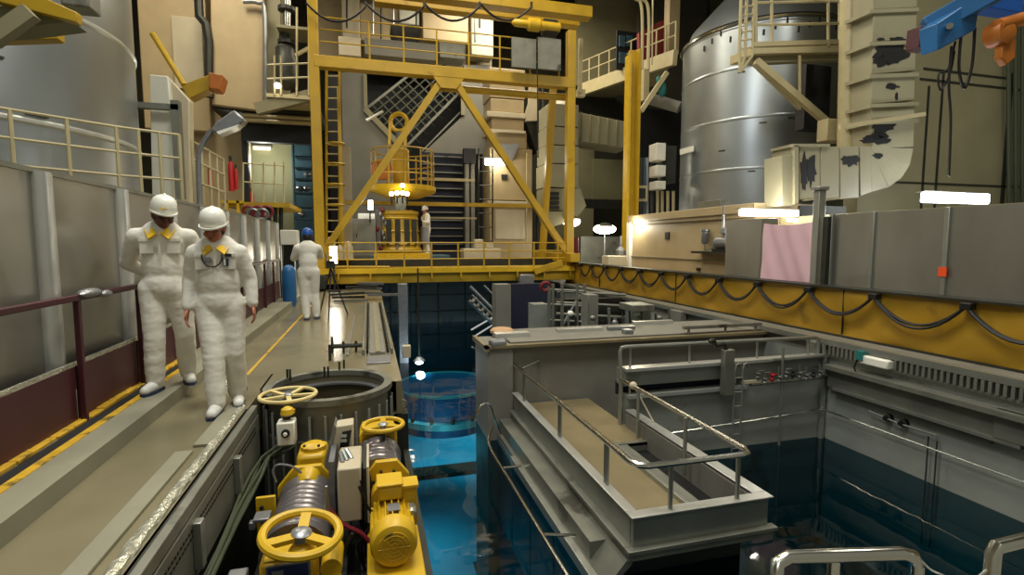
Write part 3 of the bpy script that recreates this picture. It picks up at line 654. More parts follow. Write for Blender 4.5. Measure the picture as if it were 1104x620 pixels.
t.p('lens', B().rb(397, 216, 402, 226, 18.1, .1), 'lamp_cool'); t.p('arm', B().tube(W(399, 226, Y=18.2), W(399, 240, Y=18.2), .03, 6), 'dark_steel')
# horizontal crane-runway rails across the background
one('trolley_beam', 'long yellow horizontal beam behind the refuelling mast', 'beam', B().rb(372, 218, 573, 222, 21, .3), 'yellow')
one('cream_rail', 'upper cream horizontal rail across the dark louvred opening', 'rail', B().rb(452, 192, 512, 195, 21.5, .1), 'railing_cream')
one('cream_rail', 'lower cream horizontal rail across the dark louvred opening', 'rail', B().rb(455, 234, 514, 236, 21.5, .1), 'railing_cream')
one('worktable', 'cream machine table on the crane deck at right of the barrel', 'machine', B().rb(500, 268, 540, 281, 18.6, .8).rb(512, 258, 521, 268, 18.7, .3).rb(524, 262, 532, 268, 18.7, .3), 'box_cream', bevel=.03)
for i, (x0, w_, h_) in enumerate(((352, 10, 22), (363, 8, 14), (371, 10, 18))):
    one('motor_casing', ('tall', 'short', 'middle')[i] + ' pale cream motor casing at the left end of the crane deck', 'motor', B().lathe(W(x0 + w_ / 2, 280, Y=18), (0, 0, 1), [(w_ / 2 * .032, 0), (w_ / 2 * .032, h_ * .022), (w_ / 2 * .02, h_ * .03), (.05, h_ * .034)], 14), 'box_cream')

# yellow lattice mast and ladder behind the left post
t = T('lattice_mast', 'slim yellow lattice ladder mast beside the left crane post', 'ladder', W(357, 270, Y=20))
for x in (352, 366): t.p('stile', B().tube(W(x, 60, Y=20), W(x, 285, Y=20), .05, 6), 'yellow')
for k in range(18): t.p('rung', B().tube(W(352, 70 + 12 * k, Y=20), W(366, 70 + 12 * k, Y=20), .028, 5), 'railing_cream')
for k in range(4): t.p('cage_hoop', B().torus(W(362, 155 + 22 * k, Y=19.7), (0, 0, 1), .3, .03, 20, 5), 'yellow')
struct('wall_column_cream', B().rb(369, 158, 379, 262, 22, .5), 'box_cream')
struct('wall_slot_dark', B().rb(355, 80, 370, 262, 23.5, .2), 'dark')

# ---------------- concrete core and facade behind the crane ----------------
YF = 26.0
b = B(); outer = [(369, 78), (527, 78), (527, 168), (458, 168), (505, 122), (505, 90), (480, 80), (430, 80), (392, 108), (392, 122), (430, 165), (430, 262), (379, 262), (379, 300), (369, 300)]
struct('wall_core_left', B().prism([W(x, y, Y=YF) for x, y in [(368, 78), (394, 78), (394, 120), (432, 162), (432, 285), (368, 285)]], (0, .5, 0)), 'grey_slab')
struct('wall_core_right', B().prism([W(x, y, Y=YF) for x, y in [(500, 70), (528, 70), (528, 166), (455, 166), (500, 124)]], (0, .5, 0)), 'grey_slab')
struct('trim_core_edge', B().rb(392, 80, 396, 120, YF - .1, .1).rb(497, 80, 501, 124, YF - .1, .1).beam(W(394, 118, Y=YF - .1), W(434, 160, Y=YF - .1), .15, .25), 'olive_cream')
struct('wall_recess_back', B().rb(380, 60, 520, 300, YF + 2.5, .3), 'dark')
struct('wall_core_top', B().rb(340, -60, 530, 78, YF + 1.2, .3), 'cream')
for i, r in enumerate(((368, -30, 388, 56), (430, -30, 452, 26), (455, -30, 505, 44), (388, 5, 430, 45), (508, -30, 532, 60))):
    one('wall_casing', ('narrow', 'thin', 'broad', 'low', 'plain')[i] + ' cream sheet casing high behind the upper crane walkway, ' + ('beside the left post', 'above the small cabin', 'in the centre', 'left of the small cabin', 'left of the mesh panel')[i], 'casing', B().rb(*r, YF - .3 - .2 * (i % 3), 1), ('box_cream', 'white_sheet', 'cream', 'cream', 'box_cream')[i], bevel=.05)
for i, x in enumerate((374, 402, 411, 424, 449, 512, 517)):
    one('riser_pipe', ('first', 'second', 'third', 'fourth', 'fifth', 'sixth', 'last')[i] + ' from the left of the thin riser pipes high behind the upper crane walkway', 'pipe', B().tube(W(x, -30, Y=YF - 1), W(x, 30 + 8 * (i % 3), Y=YF - 1), .05, 6), ('dark_steel', 'gasket')[i % 2], 'riser pipes behind the crane')
# diagonal stair lattice
t = T('stair_lattice', 'slanting steel stair lattice inside the grey concrete opening', 'stairs', W(447, 165, Y=YF + .6))
L0 = [W(*q, Y=YF + .8) for q in ((394, 118), (434, 162), (503, 92), (468, 60))]
for k in range(12):
    u = k / 11; a = L0[0].lerp(L0[3], u); c = L0[1].lerp(L0[2], u)
    t.p('tread_bar', B().beam(a, c, .07, .07), 'grate')
for k in range(8):
    u = k / 7; a = L0[0].lerp(L0[1], u); c = L0[3].lerp(L0[2], u)
    t.p('stringer', B().beam(a, c, .09, .12 if k in (0, 7) else .06), 'dull_steel' if k in (0, 7) else 'grate')
for k in range(9):
    u = k / 8; a = L0[0].lerp(L0[3], u) + P3(.1, .6, .1); c = L0[1].lerp(L0[2], u) + P3(.5, .6, .1)
    t.p('rear_bar', B().beam(a, c, .05, .05), 'cable_green')
for k in range(3):
    t.p('handrail', B().beam(W(455 + 6 * k, 163 + 3 * k, Y=YF + .5), W(505, 112 + 6 * k, Y=YF + .5), .09, .07), 'dull_steel' if k == 0 else 'dark_steel')
# louvred opening
t = T('louvre_shutter', 'dark blue louvred shutter behind the standing worker', 'shutter', W(478, 270, Y=24))
t.p('backing', B().rb(455, 165, 500, 300, 24.2, .1), 'navy_dark')
for k in range(12): t.p('slat', B().rb(456, 168 + k * 8.6, 499, 169.3 + k * 8.6, 24.0, .15), 'dull_steel')
for i, x in enumerate((502, 508)): struct('wall_steel_column', B().rb(x, 165, x + 4, 285, 23.6, .3), 'grey_slab')
struct('wall_dark_head', B().rb(500, 160, 513, 176, 23.4, .3), 'dark')

# cream tower right of the core
t = T('cream_tower', 'stepped cream steel tower right of the grey concrete core', 'tower', W(548, 285, Y=23))
for r in ((528, 74, 566, 106), (529, 107, 565, 121), (530, 128, 565, 141), (531, 143, 568, 160), (528, 160, 574, 216), (528, 222, 574, 300)):
    t.p('section', B().rb(*r, 23, 1.5), 'cream', bevel=.03)
for r in ((525, 121, 567, 126), (528, 140, 567, 143), (526, 217, 576, 221)): t.p('ledge', B().rb(*r, 22.8, 1.8), 'box_cream', bevel=.02)
t.p('side_flange', B().prism([W(x, y, Y=22.7) for x, y in [(572, 85), (579, 88), (579, 130), (568, 130), (568, 120), (571, 110)]], (0, .3, 0)), 'box_cream')
t.p('hopper', B().prism([W(x, y, Y=22.6) for x, y in [(536, 155), (560, 155), (553, 172), (546, 172)]], (0, .4, 0)), 'gasket')
t.p('port', B().rb(541, 188, 547, 193, 22.9, .1), 'dark')
t.p('door_panel', B().rb(534, 226, 566, 258, 22.93, .07), 'box_cream', bevel=.02)
for x in (529, 568): t.p('edge_pipe', B().tube(W(x, 165, Y=22.7), W(x, 262, Y=22.7), .03, 6), 'railing_cream')
t = T('tower_ladder', 'dark rung ladder climbing the front of the cream tower', 'ladder', W(524, 285, Y=22.4))
for x in (516, 531): t.p('stile', B().tube(W(x, 160, Y=22.4), W(x, 300, Y=22.4), .035, 6), 'dark_steel')
for k in range(8): t.p('rung', B().tube(W(516, 170 + 15 * k, Y=22.4), W(531, 170 + 15 * k, Y=22.4), .022, 5), 'dark_steel')
def lampbox(lab, r, Y, mat='lamp_glow', pw=60, col=(1, .93, .75)):
    t_ = T('strip_lamp', lab, 'lamp', W((r[0] + r[2]) / 2, r[3], Y=Y))
    t_.p('tube', B().rb(*r, Y, .12), mat, bevel=.03); t_.p('housing', B().rb(r[0] - .6, r[1] - 1.2, r[2] + .6, r[1] - .3, Y - .02, .2), 'dull_steel')
    q = W((r[0] + r[2]) / 2, (r[1] + r[3]) / 2, Y=Y - .45); point(q, pw, col, .2)
lampbox('bright strip lamp on the front of the cream tower', (523, 171, 545, 178), 22.75, 'lamp_glow', 90)
# dark pipes between
for i, x in enumerate((580, 585)):
    one('dark_riser', 'dark vertical riser pipe %s the cream tower and slanting post' % ('left, between', 'right, between')[i], 'pipe', B().tube(W(x, 90, Y=23.5), W(x, 299, Y=23.5), .09, 8), 'dark_steel')
one('hopper_dark', 'dark grey hopper right of the cream tower ledges', 'hopper', B().prism([W(x, y, Y=22.9) for x, y in [(567, 131), (590, 120), (590, 158), (579, 165)]], (0, .8, 0)), 'dark_steel')
# bellows duct and louvre box behind the right crane post
t = T('round_duct', 'fat cream ribbed duct sweeping right from behind the right crane post', 'duct', W(640, 180, Y=22))
pts = WP([(603, 150), (608, 128), (622, 122), (645, 130), (683, 142)], 23.6)
t.p('duct_tube', B().path(pts[:10], 1.0, 20), 'duct_cream')
t.p('box_run', B().prism([W(x, y, Y=21.2) for x, y in [(618, 120), (680, 132), (680, 160), (625, 152)]], (0, 1.4, 0)), 'duct_cream', bevel=.03)
for k in range(6): x = 627 + k * 9.5; t.p('rib', B().rb(x, 121 + k * 2.1, x + 1.2, 152 + k * 1.5, 21.1, .1), 'olive_cream')
t = T('plenum_box', 'cream box duct with louvre mouth hung behind the right crane post', 'duct', W(605, 230, Y=21))
for r in ((592, 112, 624, 136), (591, 137, 624, 156), (590, 157, 624, 176), (589, 177, 624, 202)): t.p('section', B().rb(*r, 21, 1.4), 'duct_cream', bevel=.03)
t.p('mouth_frame', B().rb(588, 203, 606, 227, 21, 1.2), 'olive_cream'); 
for k in range(4): t.p('louvre', B().rb(590, 207 + k * 5, 603, 210 + k * 5, 20.9, .1), 'dark')
t.p('outlet', B().prism([W(x, y, Y=21) for x, y in [(606, 203), (626, 203), (632, 222), (618, 240), (606, 232)]], (0, 1, 0)), 'duct_cream')
t.p('drain_elbow', B().prism([W(x, y, Y=20.9) for x, y in [(588, 228), (606, 228), (610, 240), (592, 246)]], (0, 1, 0)), 'olive_cream')
# round lamps
for lab, x, y, Y, pw in (('round standing lamp right of the crane post above the far floor', 652, 247, 20.5, 70), ('round standing lamp just behind the right crane post', 616, 239, 21, 45)):
    t = T('standing_lamp', lab, 'lamp', W(x, y + 4, Y=Y)); q = W(x, y, Y=Y)
    t.p('globe', B().ell(q, .52 if x > 640 else .4, .3, .22, 16, 8), 'lamp_glow'); t.p('shade', B().lathe(q + P3(0, 0, .1), (0, 0, 1), [(.4, 0), (.2, .14), (.05, .18)], 16), 'dull_steel'); t.p('stand', B().tube(q - P3(0, 0, .2), P3(q.x, q.y, 0), .03, 6), 'gasket')
    point(q - P3(0, .5, .45), pw, (1, .95, .78), .2)

# right mid background
struct('wall_green', B().rb(640, 172, 684, 224, 27, .3), 'green_wall')
struct('wall_green_low', B().rb(600, 150, 640, 300, 28, .3), 'olive_cream')
struct('wall_metal_low', B().rb(626, 255, 685, 300, 22.5, .2), 'dull_steel')
struct('trim_grating_band', B().rb(620, 215, 688, 225, 25.5, .1), 'dark_steel')
t = T('tall_yellow_column', 'free standing yellow channel column right of the gantry crane', 'column', W(684, 300, Y=15.6))
t.p('web', B().rb(677, 54, 689, 306, 15.6, .1), 'yellow'); t.p('flange', B().rb(676.5, 58, 679, 306, 15.4, .3), 'bright_yellow'); t.p('flange', B().rb(687, 52, 689.5, 306, 15.4, .3), 'yellow')
t = T('balcony', 'cream edged balcony walkway with railing high right of the crane', 'balcony', W(680, 90, Y=20))
bl = [W(625, 98, Y=24), W(680, 78, Y=21), W(728, 62, Y=18)]
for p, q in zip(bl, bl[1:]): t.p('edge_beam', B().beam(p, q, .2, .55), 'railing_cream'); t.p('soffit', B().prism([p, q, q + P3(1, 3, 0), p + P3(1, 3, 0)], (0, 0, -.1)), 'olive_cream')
railing(t, [p + P3(0, 0, .27) for p in bl], 1.05, (.55, 1.05), 5, .035, 'railing_cream', .03)
one('red_cladding', 'dull red cladding panel behind the balcony railing', 'panel', B().prism([W(x, y, Y=20) for x, y in [(689, 35), (727, 15), (727, 58), (690, 70)]], (0, .2, 0)), 'dull_red')
struct('window_1', B().rb(665, 34, 689, 76, 21.3, .1), 'dark')
for x in (668, 676): 
    for y in (38, 56): struct('window_pane', B().rb(x, y, x + 6, y + 12, 21.2, .08), 'blue_rack')
struct('wall_balcony_back', B().rb(622, -40, 690, 95, 25.5, .3), 'olive_cream')
struct('wall_balcony_right', B().rb(688, -40, 760, 200, 24, .3), 'hall_dark')
struct('trim_balcony_column', B().rb(722, -30, 733, 58, 19.5, .4), 'cream')
for i, (x, k) in enumerate(((692, 0), (699, 5))):
    one('service_pipe', 'cream service pipe bending down past the balcony, %s one' % ('left', 'right')[i], 'pipe', B().path(WP([(672 + k, -12), (684 + k, -2), (x, 10), (x, 75)], 17.5), .055, 8), 'railing_cream')
one('service_pipe', 'thin cream pipe running straight down right of the bent pair', 'pipe', B().tube(W(704, -10, Y=17.4), W(703, 70, Y=17.4), .03, 6), 'railing_cream')
one('diagonal_strut', 'cream diagonal strut propping the balcony left of the tank', 'strut', B().beam(W(691, 120, Y=17.5), W(719, 78, Y=17.5), .12, .16), 'railing_cream')
one('balcony_post', 'pale post below the balcony right of the yellow column', 'post', B().rb(694, 74, 700, 108, 18, .2), 'railing_cream')
one('green_hose_bundle', 'teal green hose bundle hooked under the balcony', 'hose', B().ell(W(714, 96, Y=17.6), .16, .12, .3, 12, 8).ell(W(710, 86, Y=17.6), .1, .1, .15, 10, 6), 'teal')
one('lagged_pipe', 'thick pale lagged pipe running below the balcony', 'pipe', B().tube(W(692, 104, Y=19), W(733, 116, Y=18), .22, 14), 'grey_slab')
one('grey_tank_box', 'mottled grey machinery housing below the balcony left of yellow column', 'housing', B().prism([W(x, y, Y=24.5) for x, y in [(622, 97), (676, 85), (676, 130), (640, 122)]], (0, 1, 0)), 'dark_steel')
one('balcony_hanger', 'cream curved hanger strip right of the crane post', 'hanger', B().beam(W(626, 42, Y=18), W(625, 100, Y=18), .14, .1).rb(623, 96, 631, 104, 18, .2), 'railing_cream')
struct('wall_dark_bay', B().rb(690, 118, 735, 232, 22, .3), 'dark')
t = T('stacked_boxes', 'white and grey junction boxes stacked beside the right tank', 'box', W(718, 205, Y=15.4))
for i, r in enumerate(((708, 154, 718, 173), (708, 178, 718, 190), (708, 195, 718, 204))): t.p('box_face', B().rb(*r, 15.4, .5), 'white_sheet', bevel=.02)
t.p('side_panel', B().rb(718, 157, 729, 197, 15.5, .5), 'dark_steel')
t = T('pipe_rack', 'rack of dark and cream vertical pipes right of the yellow column', 'pipe rack', W(705, 230, Y=16))
for i, x in enumerate((692, 695, 698, 703, 709, 714, 720, 726)): t.p('pipe', B().tube(W(x, 170 if i < 4 else 206, Y=16), W(x, 238, Y=16), .05, 6), ('dark_steel', 'blue_rack', 'gasket')[i % 3] if i < 4 else 'railing_cream')
t.p('cable_cover', B().rb(688, 200, 698, 217, 15.7, .05), 'railing_cream'); t.p('cable_cover_gap', B().rb(690, 203, 696, 214, 15.65, .05), 'dark_steel')
lampbox('bright strip lamp at the left end of the cream housing', (680, 237, 691, 247), 14.85, 'lamp_glow', 90)
lampbox('long bright strip lamp glowing above the pink sheet', (800, 226, 862, 233), 9.15, 'lamp_glow', 90, (1, .95, .85))
lampbox('long bright strip lamp above the metal sheets at far right', (998, 208, 1068, 219), 8.2, 'lamp_cool', 110, (.95, .97, 1))
lampbox('short strip lamp glowing behind the tank platform screen', (852, 236, 880, 239), 8.9, 'lamp_glow', 10)
one('tape_dispenser', 'small white topped machine on a cream box beside the crane rail', 'machine', B().lathe(W(669, 276, Y=15.3), (0, 0, 1), [(.16, 0), (.16, .18), (.05, .3), (.03, .65)], 14), 'gasket')
one('cream_crate', 'cream crate at the left end of the cream housing', 'crate', B().rb(656, 276, 676, 318, 14.6, .5), 'box_cream', bevel=.02)
one('magenta_drum', 'slim magenta pole behind the right crane post', 'post', B().tube(W(621, 256, Y=19), (W(621, 282, Y=19).x, 19, .64), .1, 10), 'hose_red')

# ---------------- left background ----------------
YL = 20.0
t = T('wall_casing_large', 'huge plain cream sheet casing high at left', 'casing', W(250, 120, Y=YL))
t.p('front', B().prism([W(x, y, Y=YL) for x, y in [(226, -50), (284, -50), (284, 120), (228, 113)]], (0, 3, 0)), 'cream', bevel=.04)
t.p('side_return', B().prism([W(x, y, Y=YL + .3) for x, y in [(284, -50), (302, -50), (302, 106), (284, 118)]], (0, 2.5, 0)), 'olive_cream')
one('seam_pipe', 'dark jointed pipe running down between the cream casings', 'pipe', B().path([W(x, y, Y=YL - .1) for x, y in [(213, -20), (215, 18), (222, 26), (225, 45), (225, 78), (226, 105)]], .14, 8), 'dark_steel')
t = T('wall_casing_narrow', 'cream sheet casing between the big left tank and the jointed pipe', 'casing', W(190, 100, Y=21))
t.p('front', B().rb(150, -50, 223, 140, 21, 1), 'cream', bevel=.04); t.p('raised_panel', B().rb(186, 18, 219, 96, 20.9, .1), 'box_cream', bevel=.03)
struct('wall_left_column', B().rb(204, 105, 264, 235, 21.5, 1), 'cream')
struct('wall_left_lintel', B().rb(228, 112, 345, 121, 20.2, 2.5), 'dark_steel')
struct('trim_lintel_band', B().rb(262, 121, 345, 133, 20.4, .5), 'olive_cream')
for i, y in enumerate((124, 129)): one('lintel_pipe', ('upper', 'lower')[i] + ' cream pipe running along the band over the dark bay', 'pipe', B().tube(W(262, y, Y=20.3), W(345, y + 5, Y=20.3), .07, 8), 'railing_cream')
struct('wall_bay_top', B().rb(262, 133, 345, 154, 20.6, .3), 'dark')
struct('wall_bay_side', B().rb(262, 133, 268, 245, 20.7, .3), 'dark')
struct('wall_bay_back', B().rb(262, 150, 345, 300, 26, .2), 'dark_steel')
struct('wall_bay_panel', B().rb(271, 155, 317, 250, 24, .2), 'green_wall')
t = T('bay_lamp', 'white strip lamp over the green panel in the dark left bay', 'lamp', W(282, 160, Y=23.8)); t.p('tube', B().rb(273, 158, 291, 161, 23.85, .12), 'lamp_soft'); t.p('housing', B().rb(272, 156, 292, 158, 23.8, .22), 'dull_steel'); point(W(284, 175, Y=22.6), 170, (1, 1, .9), .2)
t = T('shelf_rack', 'tall blue steel shelf rack left of the crane post', 'shelving', W(328, 270, Y=22))
for x in (318, 337): t.p('upright', B().rb(x, 155, x + 1.3, 301, 22, .1), 'blue_rack')
for y in (168, 180, 192, 207, 222, 235, 246): t.p('shelf', B().rb(318, y, 338, y + 1.6, 22, .8), 'blue_rack')
for i, (x, y) in enumerate(((320, 206), (328, 206), (322, 234), (329, 191))): one('folded_bag', 'pale folded bag on the blue shelf rack, ' + ('left on the middle shelf', 'right on the middle shelf', 'on the lower shelf', 'on the upper shelf')[i], 'bag', B().ell(W(x + 3, y - 2.5, Y=22.3), .16, .2, .12, 10, 6), 'gasket', 'bags on the blue rack')
struct('wall_rack_back', B().rb(316, 150, 342, 280, 23.2, .1), 'blue_rack')
# pipe column with valve and gratings
t = T('valve_column', 'bright vertical pipe with bulky dark valve left of the crane', 'valve', W(309, 98, Y=19.5))
t.p('pipe', B().tube(W(309, -30, Y=19.5), W(309, 45, Y=19.5), .13, 12), 'bright_steel')
t.p('actuator', B().lathe(W(309, 97, Y=19.5), (0, 0, 1), [(.1, 0), (.38, .2), (.42, .9), (.3, 1.1), (.3, 1.35), (.18, 1.5), (.18, 1.8)], 18), 'dark_steel')
for y in (10, 46): t.p('flange', B().lathe(W(309, y, Y=19.5), (0, 0, 1), [(.28, -.06), (.28, .06)], 16), 'dark_steel')
t = T('valve_gallery', 'small cream edged grating gallery around the dark valve', 'platform', W(320, 102, Y=19))
t.p('grating', B().rb(287, 102, 340, 106, 18.6, 2), 'railing_cream')
t.p('upper_grating', B().rb(298, 28, 338, 31, 19.0, 1.2), 'olive_cream')
for x in (296, 303, 320, 333, 337): t.p('post', B().tube(W(x, 103, Y=18.6), W(x, 8 if x > 310 else 60, Y=18.6), .035, 6), 'railing_cream')
for y in (70, 85): t.p('rail', B().tube(W(288, y, Y=18.6), W(340, y - 2, Y=18.6), .03, 6), 'railing_cream')
t.p('bracket', B().beam(W(318, 60, Y=18.8), W(340, 48, Y=18.8), .1, .1), 'railing_cream'); t.p('soffit_beam', B().beam(W(276, 118, Y=18.8), W(340, 102, Y=18.8), .3, .35), 'olive_cream')
t = T('spot_lamp', 'tiny bright spot lamp at the foot of the dark valve', 'lamp', W(299, 93, Y=18.4)); t.p('bulb', B().ell(W(299, 92, Y=18.4), .1, .1, .1, 10, 6), 'lamp_glow'); t.p('cap', B().lathe(W(299, 90, Y=18.4), (0, 0, 1), [(.1, 0), (.04, .12)], 8), 'dark_steel')
t = T('pipe_bend', 'slim grey pipe arching down the edge of the cream casing', 'pipe', W(287, 100, Y=19.8)); t.p('pipe', B().path(WP([(262, 2), (278, 3), (285, 14), (286, 108)], 19.8), .07, 8), 'gasket')
# white tarp cover with grey bracket
t = T('tarpaulin_cover', 'tall pale tarpaulin cover with a slanting top behind the deck railing', 'cover', W(182, 215, Y=12.4))
t.p('front', B().prism([W(x, y, Y=12.4) for x, y in [(161, 80), (181, 82), (186, 130), (188, 225), (164, 225)]], (0, .3, 0)), 'white_sheet', bevel=.02)
t.p('side', B().prism([W(x, y, Y=12.55) for x, y in [(180, 82), (204, 108), (205, 225), (187, 225)]], (0, .3, 0)), 'box_cream', bevel=.02)
t = T('grey_bracket', 'dark grey angle bracket across the pale tarpaulin cover', 'bracket', W(190, 210, Y=12.1))
t.p('arm', B().rb(148, 111, 192, 117, 12.1, .15), 'dull_steel'); t.p('leg', B().rb(186, 108, 195, 214, 12.1, .18), 'dull_steel')
# yellow chute, top-left platform
t = T('yellow_chute', 'yellow channel chute end jutting from behind the cover', 'chute', W(215, 95, Y=14))
t.p('trough', B().prism([W(x, y, Y=14) for x, y in [(195, 92), (229, 79), (225, 96), (204, 106)]], (0, .4, 0)), 'yellow', bevel=.01)
t.p('end_plate', B().prism([W(x, y, Y=13.9) for x, y in [(225, 78), (240, 81), (236, 96), (226, 95)]], (0, .5, 0)), 'orange', bevel=.01)
one('yellow_rod', 'slanting yellow tie rod running up left from the chute', 'rod', B().tube(W(198, 91, Y=14), W(164, 36, Y=14), .06, 8), 'bright_yellow')
YT = 6.5
t = T('overhead_walkway', 'yellow edged walkway corner overhead at the top left', 'platform', W(30, 20, Y=YT))
t.p('edge_beam', B().prism([W(x, y, Y=YT) for x, y in [(-40, -22), (40, -6), (83, 13), (82, 24), (40, 13), (-40, -8)]], (0, .12, 0)), 'yellow', bevel=.01)
t.p('lower_beam', B().prism([W(x, y, Y=YT + .5) for x, y in [(-40, 34), (62, 26), (62, 42), (0, 44), (-40, 46)]], (0, .15, 0)), 'yellow', bevel=.01)
t.p('soffit', B().prism([W(x, y, Y=YT + .1) for x, y in [(-40, 0), (40, 12), (78, 23), (20, 30), (-40, 34)]], (0, .3, 0)), 'green_wall')
t.p('strut', B().beam(W(-10, 44, Y=YT - .1), W(34, 13, Y=YT - .1), .12, .14), 'olive_cream')
one('grey_hatch_block', 'grey box hanging at the top edge over the left tank', 'box', B().rb(64, -20, 95, 6, 7.2, .3), 'dull_steel', bevel=.02)
# lamp on bent pole
t = T('flood_lamp', 'grey shovel headed lamp on a bent pole above the deck railing', 'lamp', W(215, 220, Y=9.6))
t.p('pole', B().path(WP([(215, 225), (214, 180), (216, 160), (228, 140)], 9.6), .04, 8), 'gasket')
t.p('head', B().prism([W(x, y, Y=9.5) for x, y in [(227, 139), (234, 130), (252, 118), (264, 128), (260, 133), (240, 142), (230, 143)]], (0, .28, 0)), 'gasket', bevel=.03)
t.p('reflector', B().prism([W(x, y, Y=9.48) for x, y in [(233, 142), (258, 134), (255, 137), (236, 145)]], (0, .25, 0)), 'helmet_white')
# red hose things and yellow deck
for i, (x, y0, y1, w_) in enumerate(((227, 178, 200, 3), (250, 172, 206, 4), (255, 180, 204, 2.5), (272, 205, 218, 3))):
    t = T('fire_extinguisher', 'red extinguisher cylinder on the far deck, ' + ('leftmost, beside the lamp pole', 'tallest of the pair', 'slim one of the pair', 'rightmost, on the yellow deck')[i], 'extinguisher', W(x, y1, Y=15))
    t.p('cylinder', B().lathe(W(x, y1, Y=15), (0, 0, 1), [(w_ * .018, 0), (w_ * .018, (y1 - y0) * .018), (w_ * .01, (y1 - y0) * .022)], 12), 'red'); t.p('valve', B().lathe(W(x, y1, Y=15), (0, 0, 1), [(w_ * .01, (y1 - y0) * .022), (w_ * .01, (y1 - y0) * .026)], 8), 'dark_steel')
t = T('yellow_deck', 'yellow edged grating deck above the far end of the left screen', 'platform', W(262, 225, Y=14.5))
t.p('grating', B().rb(240, 218, 312, 223, 14.6, 2.5), 'yellow'); t.p('edge', B().rb(238, 216, 262, 219, 14.5, .1).rb(243, 216, 246, 231, 14.5, .1).rb(255, 216, 258, 231, 14.5, .1), 'bright_yellow')
for x in (262, 272, 284, 296, 306): t.p('post', B().tube(W(x, 220, Y=14.7), W(x, 175, Y=14.7), .025, 6), 'railing_cream')
for y in (176, 196): t.p('rail', B().tube(W(262, y, Y=14.7), W(308, y + 3, Y=14.7), .02, 6), 'railing_cream')
for x in (290, 297, 303): t.p('leg', B().tube(W(x, 222, Y=14.9), W(x, 308, Y=14.9), .06, 6), 'dark_steel')
t = T('hose_reel', 'red and grey hose coils under the yellow deck', 'hose', W(270, 235, Y=14.2))
for i in range(5): t.p('coil', B().torus(W(268 + 5 * i, 228 + (i % 2) * 3, Y=14.2), (0, 1, .2), .13, .035, 20, 6), ('hose_red', 'gasket')[i % 2])
# pallet and white box right of it, survey stand, far clutter on the walkway
one('white_cabinet', 'small white cabinet with a dark opening left of the blue capped worker', 'cabinet', B().rb(302, 248, 320, 264, 13.2, .5).rb(303, 264, 304.5, 321, 13.25, .05).rb(317.5, 264, 319, 321, 13.25, .05).rb(303, 264, 304.5, 321, 13.6, .05).rb(317.5, 264, 319, 321, 13.6, .05), 'white_sheet', bevel=.02)
one('blue_barrel', 'blue plastic barrel on the walkway beside the blue capped worker', 'barrel', B().lathe((W(312, 312, Y=12.8).x, 12.8, 0), (0, 0, 1), [(.12, 0), (.15, .1), (.15, .8), (.12, .9), (.05, .95)], 18), 'blue_paint')
t = T('work_lamp', 'bright work lamp on a stand on the walkway just before the crane', 'lamp', (-1.02, 16.2, 0))
t.p('stand', B().tube((-1.02, 16.2, 0), (-1.02, 16.2, .85), .03, 6), 'dark_steel'); t.p('foot', B().box(-1.2, -.84, 16.1, 16.3, 0, .04), 'dark_steel')
t.p('lens', B().box(-1.12, -.92, 16.1, 16.14, .85, 1.35), 'lamp_glow'); t.p('housing', B().box(-1.14, -.90, 16.14, 16.26, .83, 1.37), 'yellow', bevel=.01)
point((-1.02, 15.8, 1.1), 25, (1, .95, .82), .12)
t = T('survey_stand', 'dark tripod stand beside the blue capped worker', 'tripod', (-.75, 10.9, 0))
for k in range(3):
    a = 2 * PI * k / 3 + .4; t.p('leg', B().tube((-.75, 10.9, .95), (-.75 + .32 * math.cos(a), 10.9 + .32 * math.sin(a), .0), .016, 6), 'dark')
t.p('head', B().box(-.83, -.67, 10.82, 10.98, .95, 1.1), 'dark_steel', bevel=.01); t.p('sight', B().tube((-.75, 10.75, 1.16), (-.75, 11.05, 1.16), .04, 10), 'yellow')
# ---------------- tray island between the pools ----------------
t = T('tray_island', 'long steel tray walkway with raised kerbs standing in the pool', 'walkway', (2.65, 5, -7))
ZC, ZF = -.75, -.95
t.p('body', B().box(1.78, 3.2, 3.95, 7.2, -1.5, -1.12), 'dull_steel')
t.p('submerged_wall', B().box(1.78, 3.2, 3.95, 7.2, -7, -1.5), 'pool_wall_deep')
t.p('floor_plate', B().box(2.06, 2.74, 3.64, 7.3, ZF - .03, ZF).box(2.74, 3.22, 5.45, 7.3, ZF - .03, ZF), 'tan_floor')
def kerb(nm, x0, x1, y0, y1): 
    q = t.p(nm, B().box(x0, x1, y0, y1, -1.02, ZC), 'steel', bevel=.006); return q
kerb('kerb', 2.0, 2.05, 3.655, 7.2); kerb('kerb', 2.0, 3.30, 3.60, 3.65); kerb('kerb', 3.25, 3.30, 3.65, 6.05)
t.p('kerb_cap', B().box(1.97, 2.07, 3.685, 7.2, ZC, ZC + .015), 'galvanised', bevel=.005)
t.p('kerb_cap', B().box(1.97, 3.33, 3.57, 3.68, ZC, ZC + .015), 'galvanised', bevel=.005)
t.p('kerb_cap', B().box(3.2, 3.33, 3.68, 6.05, ZC, ZC + .015), 'galvanised', bevel=.005)
t.p('side_ledge', B().box(1.93, 2.02, 3.625, 7.2, -1.035, -1.0), 'dull_steel', bevel=.005)
t.p('side_ledge', B().box(1.93, 3.36, 3.54, 3.62, -1.035, -1.0), 'dull_steel', bevel=.005)
t.p('ledge_lip', B().box(1.95, 3.34, 3.57, 3.61, -1.10, -1.035), 'dull_steel')
t.p('ledge_lip', B().box(1.95, 1.99, 3.615, 7.2, -1.10, -1.035), 'dull_steel')
t.p('sloped_apron', B().prism([(1.97, 3.6, -1.08), (1.75, 3.6, -1.32), (1.75, 3.6, -1.36), (2.0, 3.6, -1.14)], (0, 3.6, 0)), 'dull_steel')
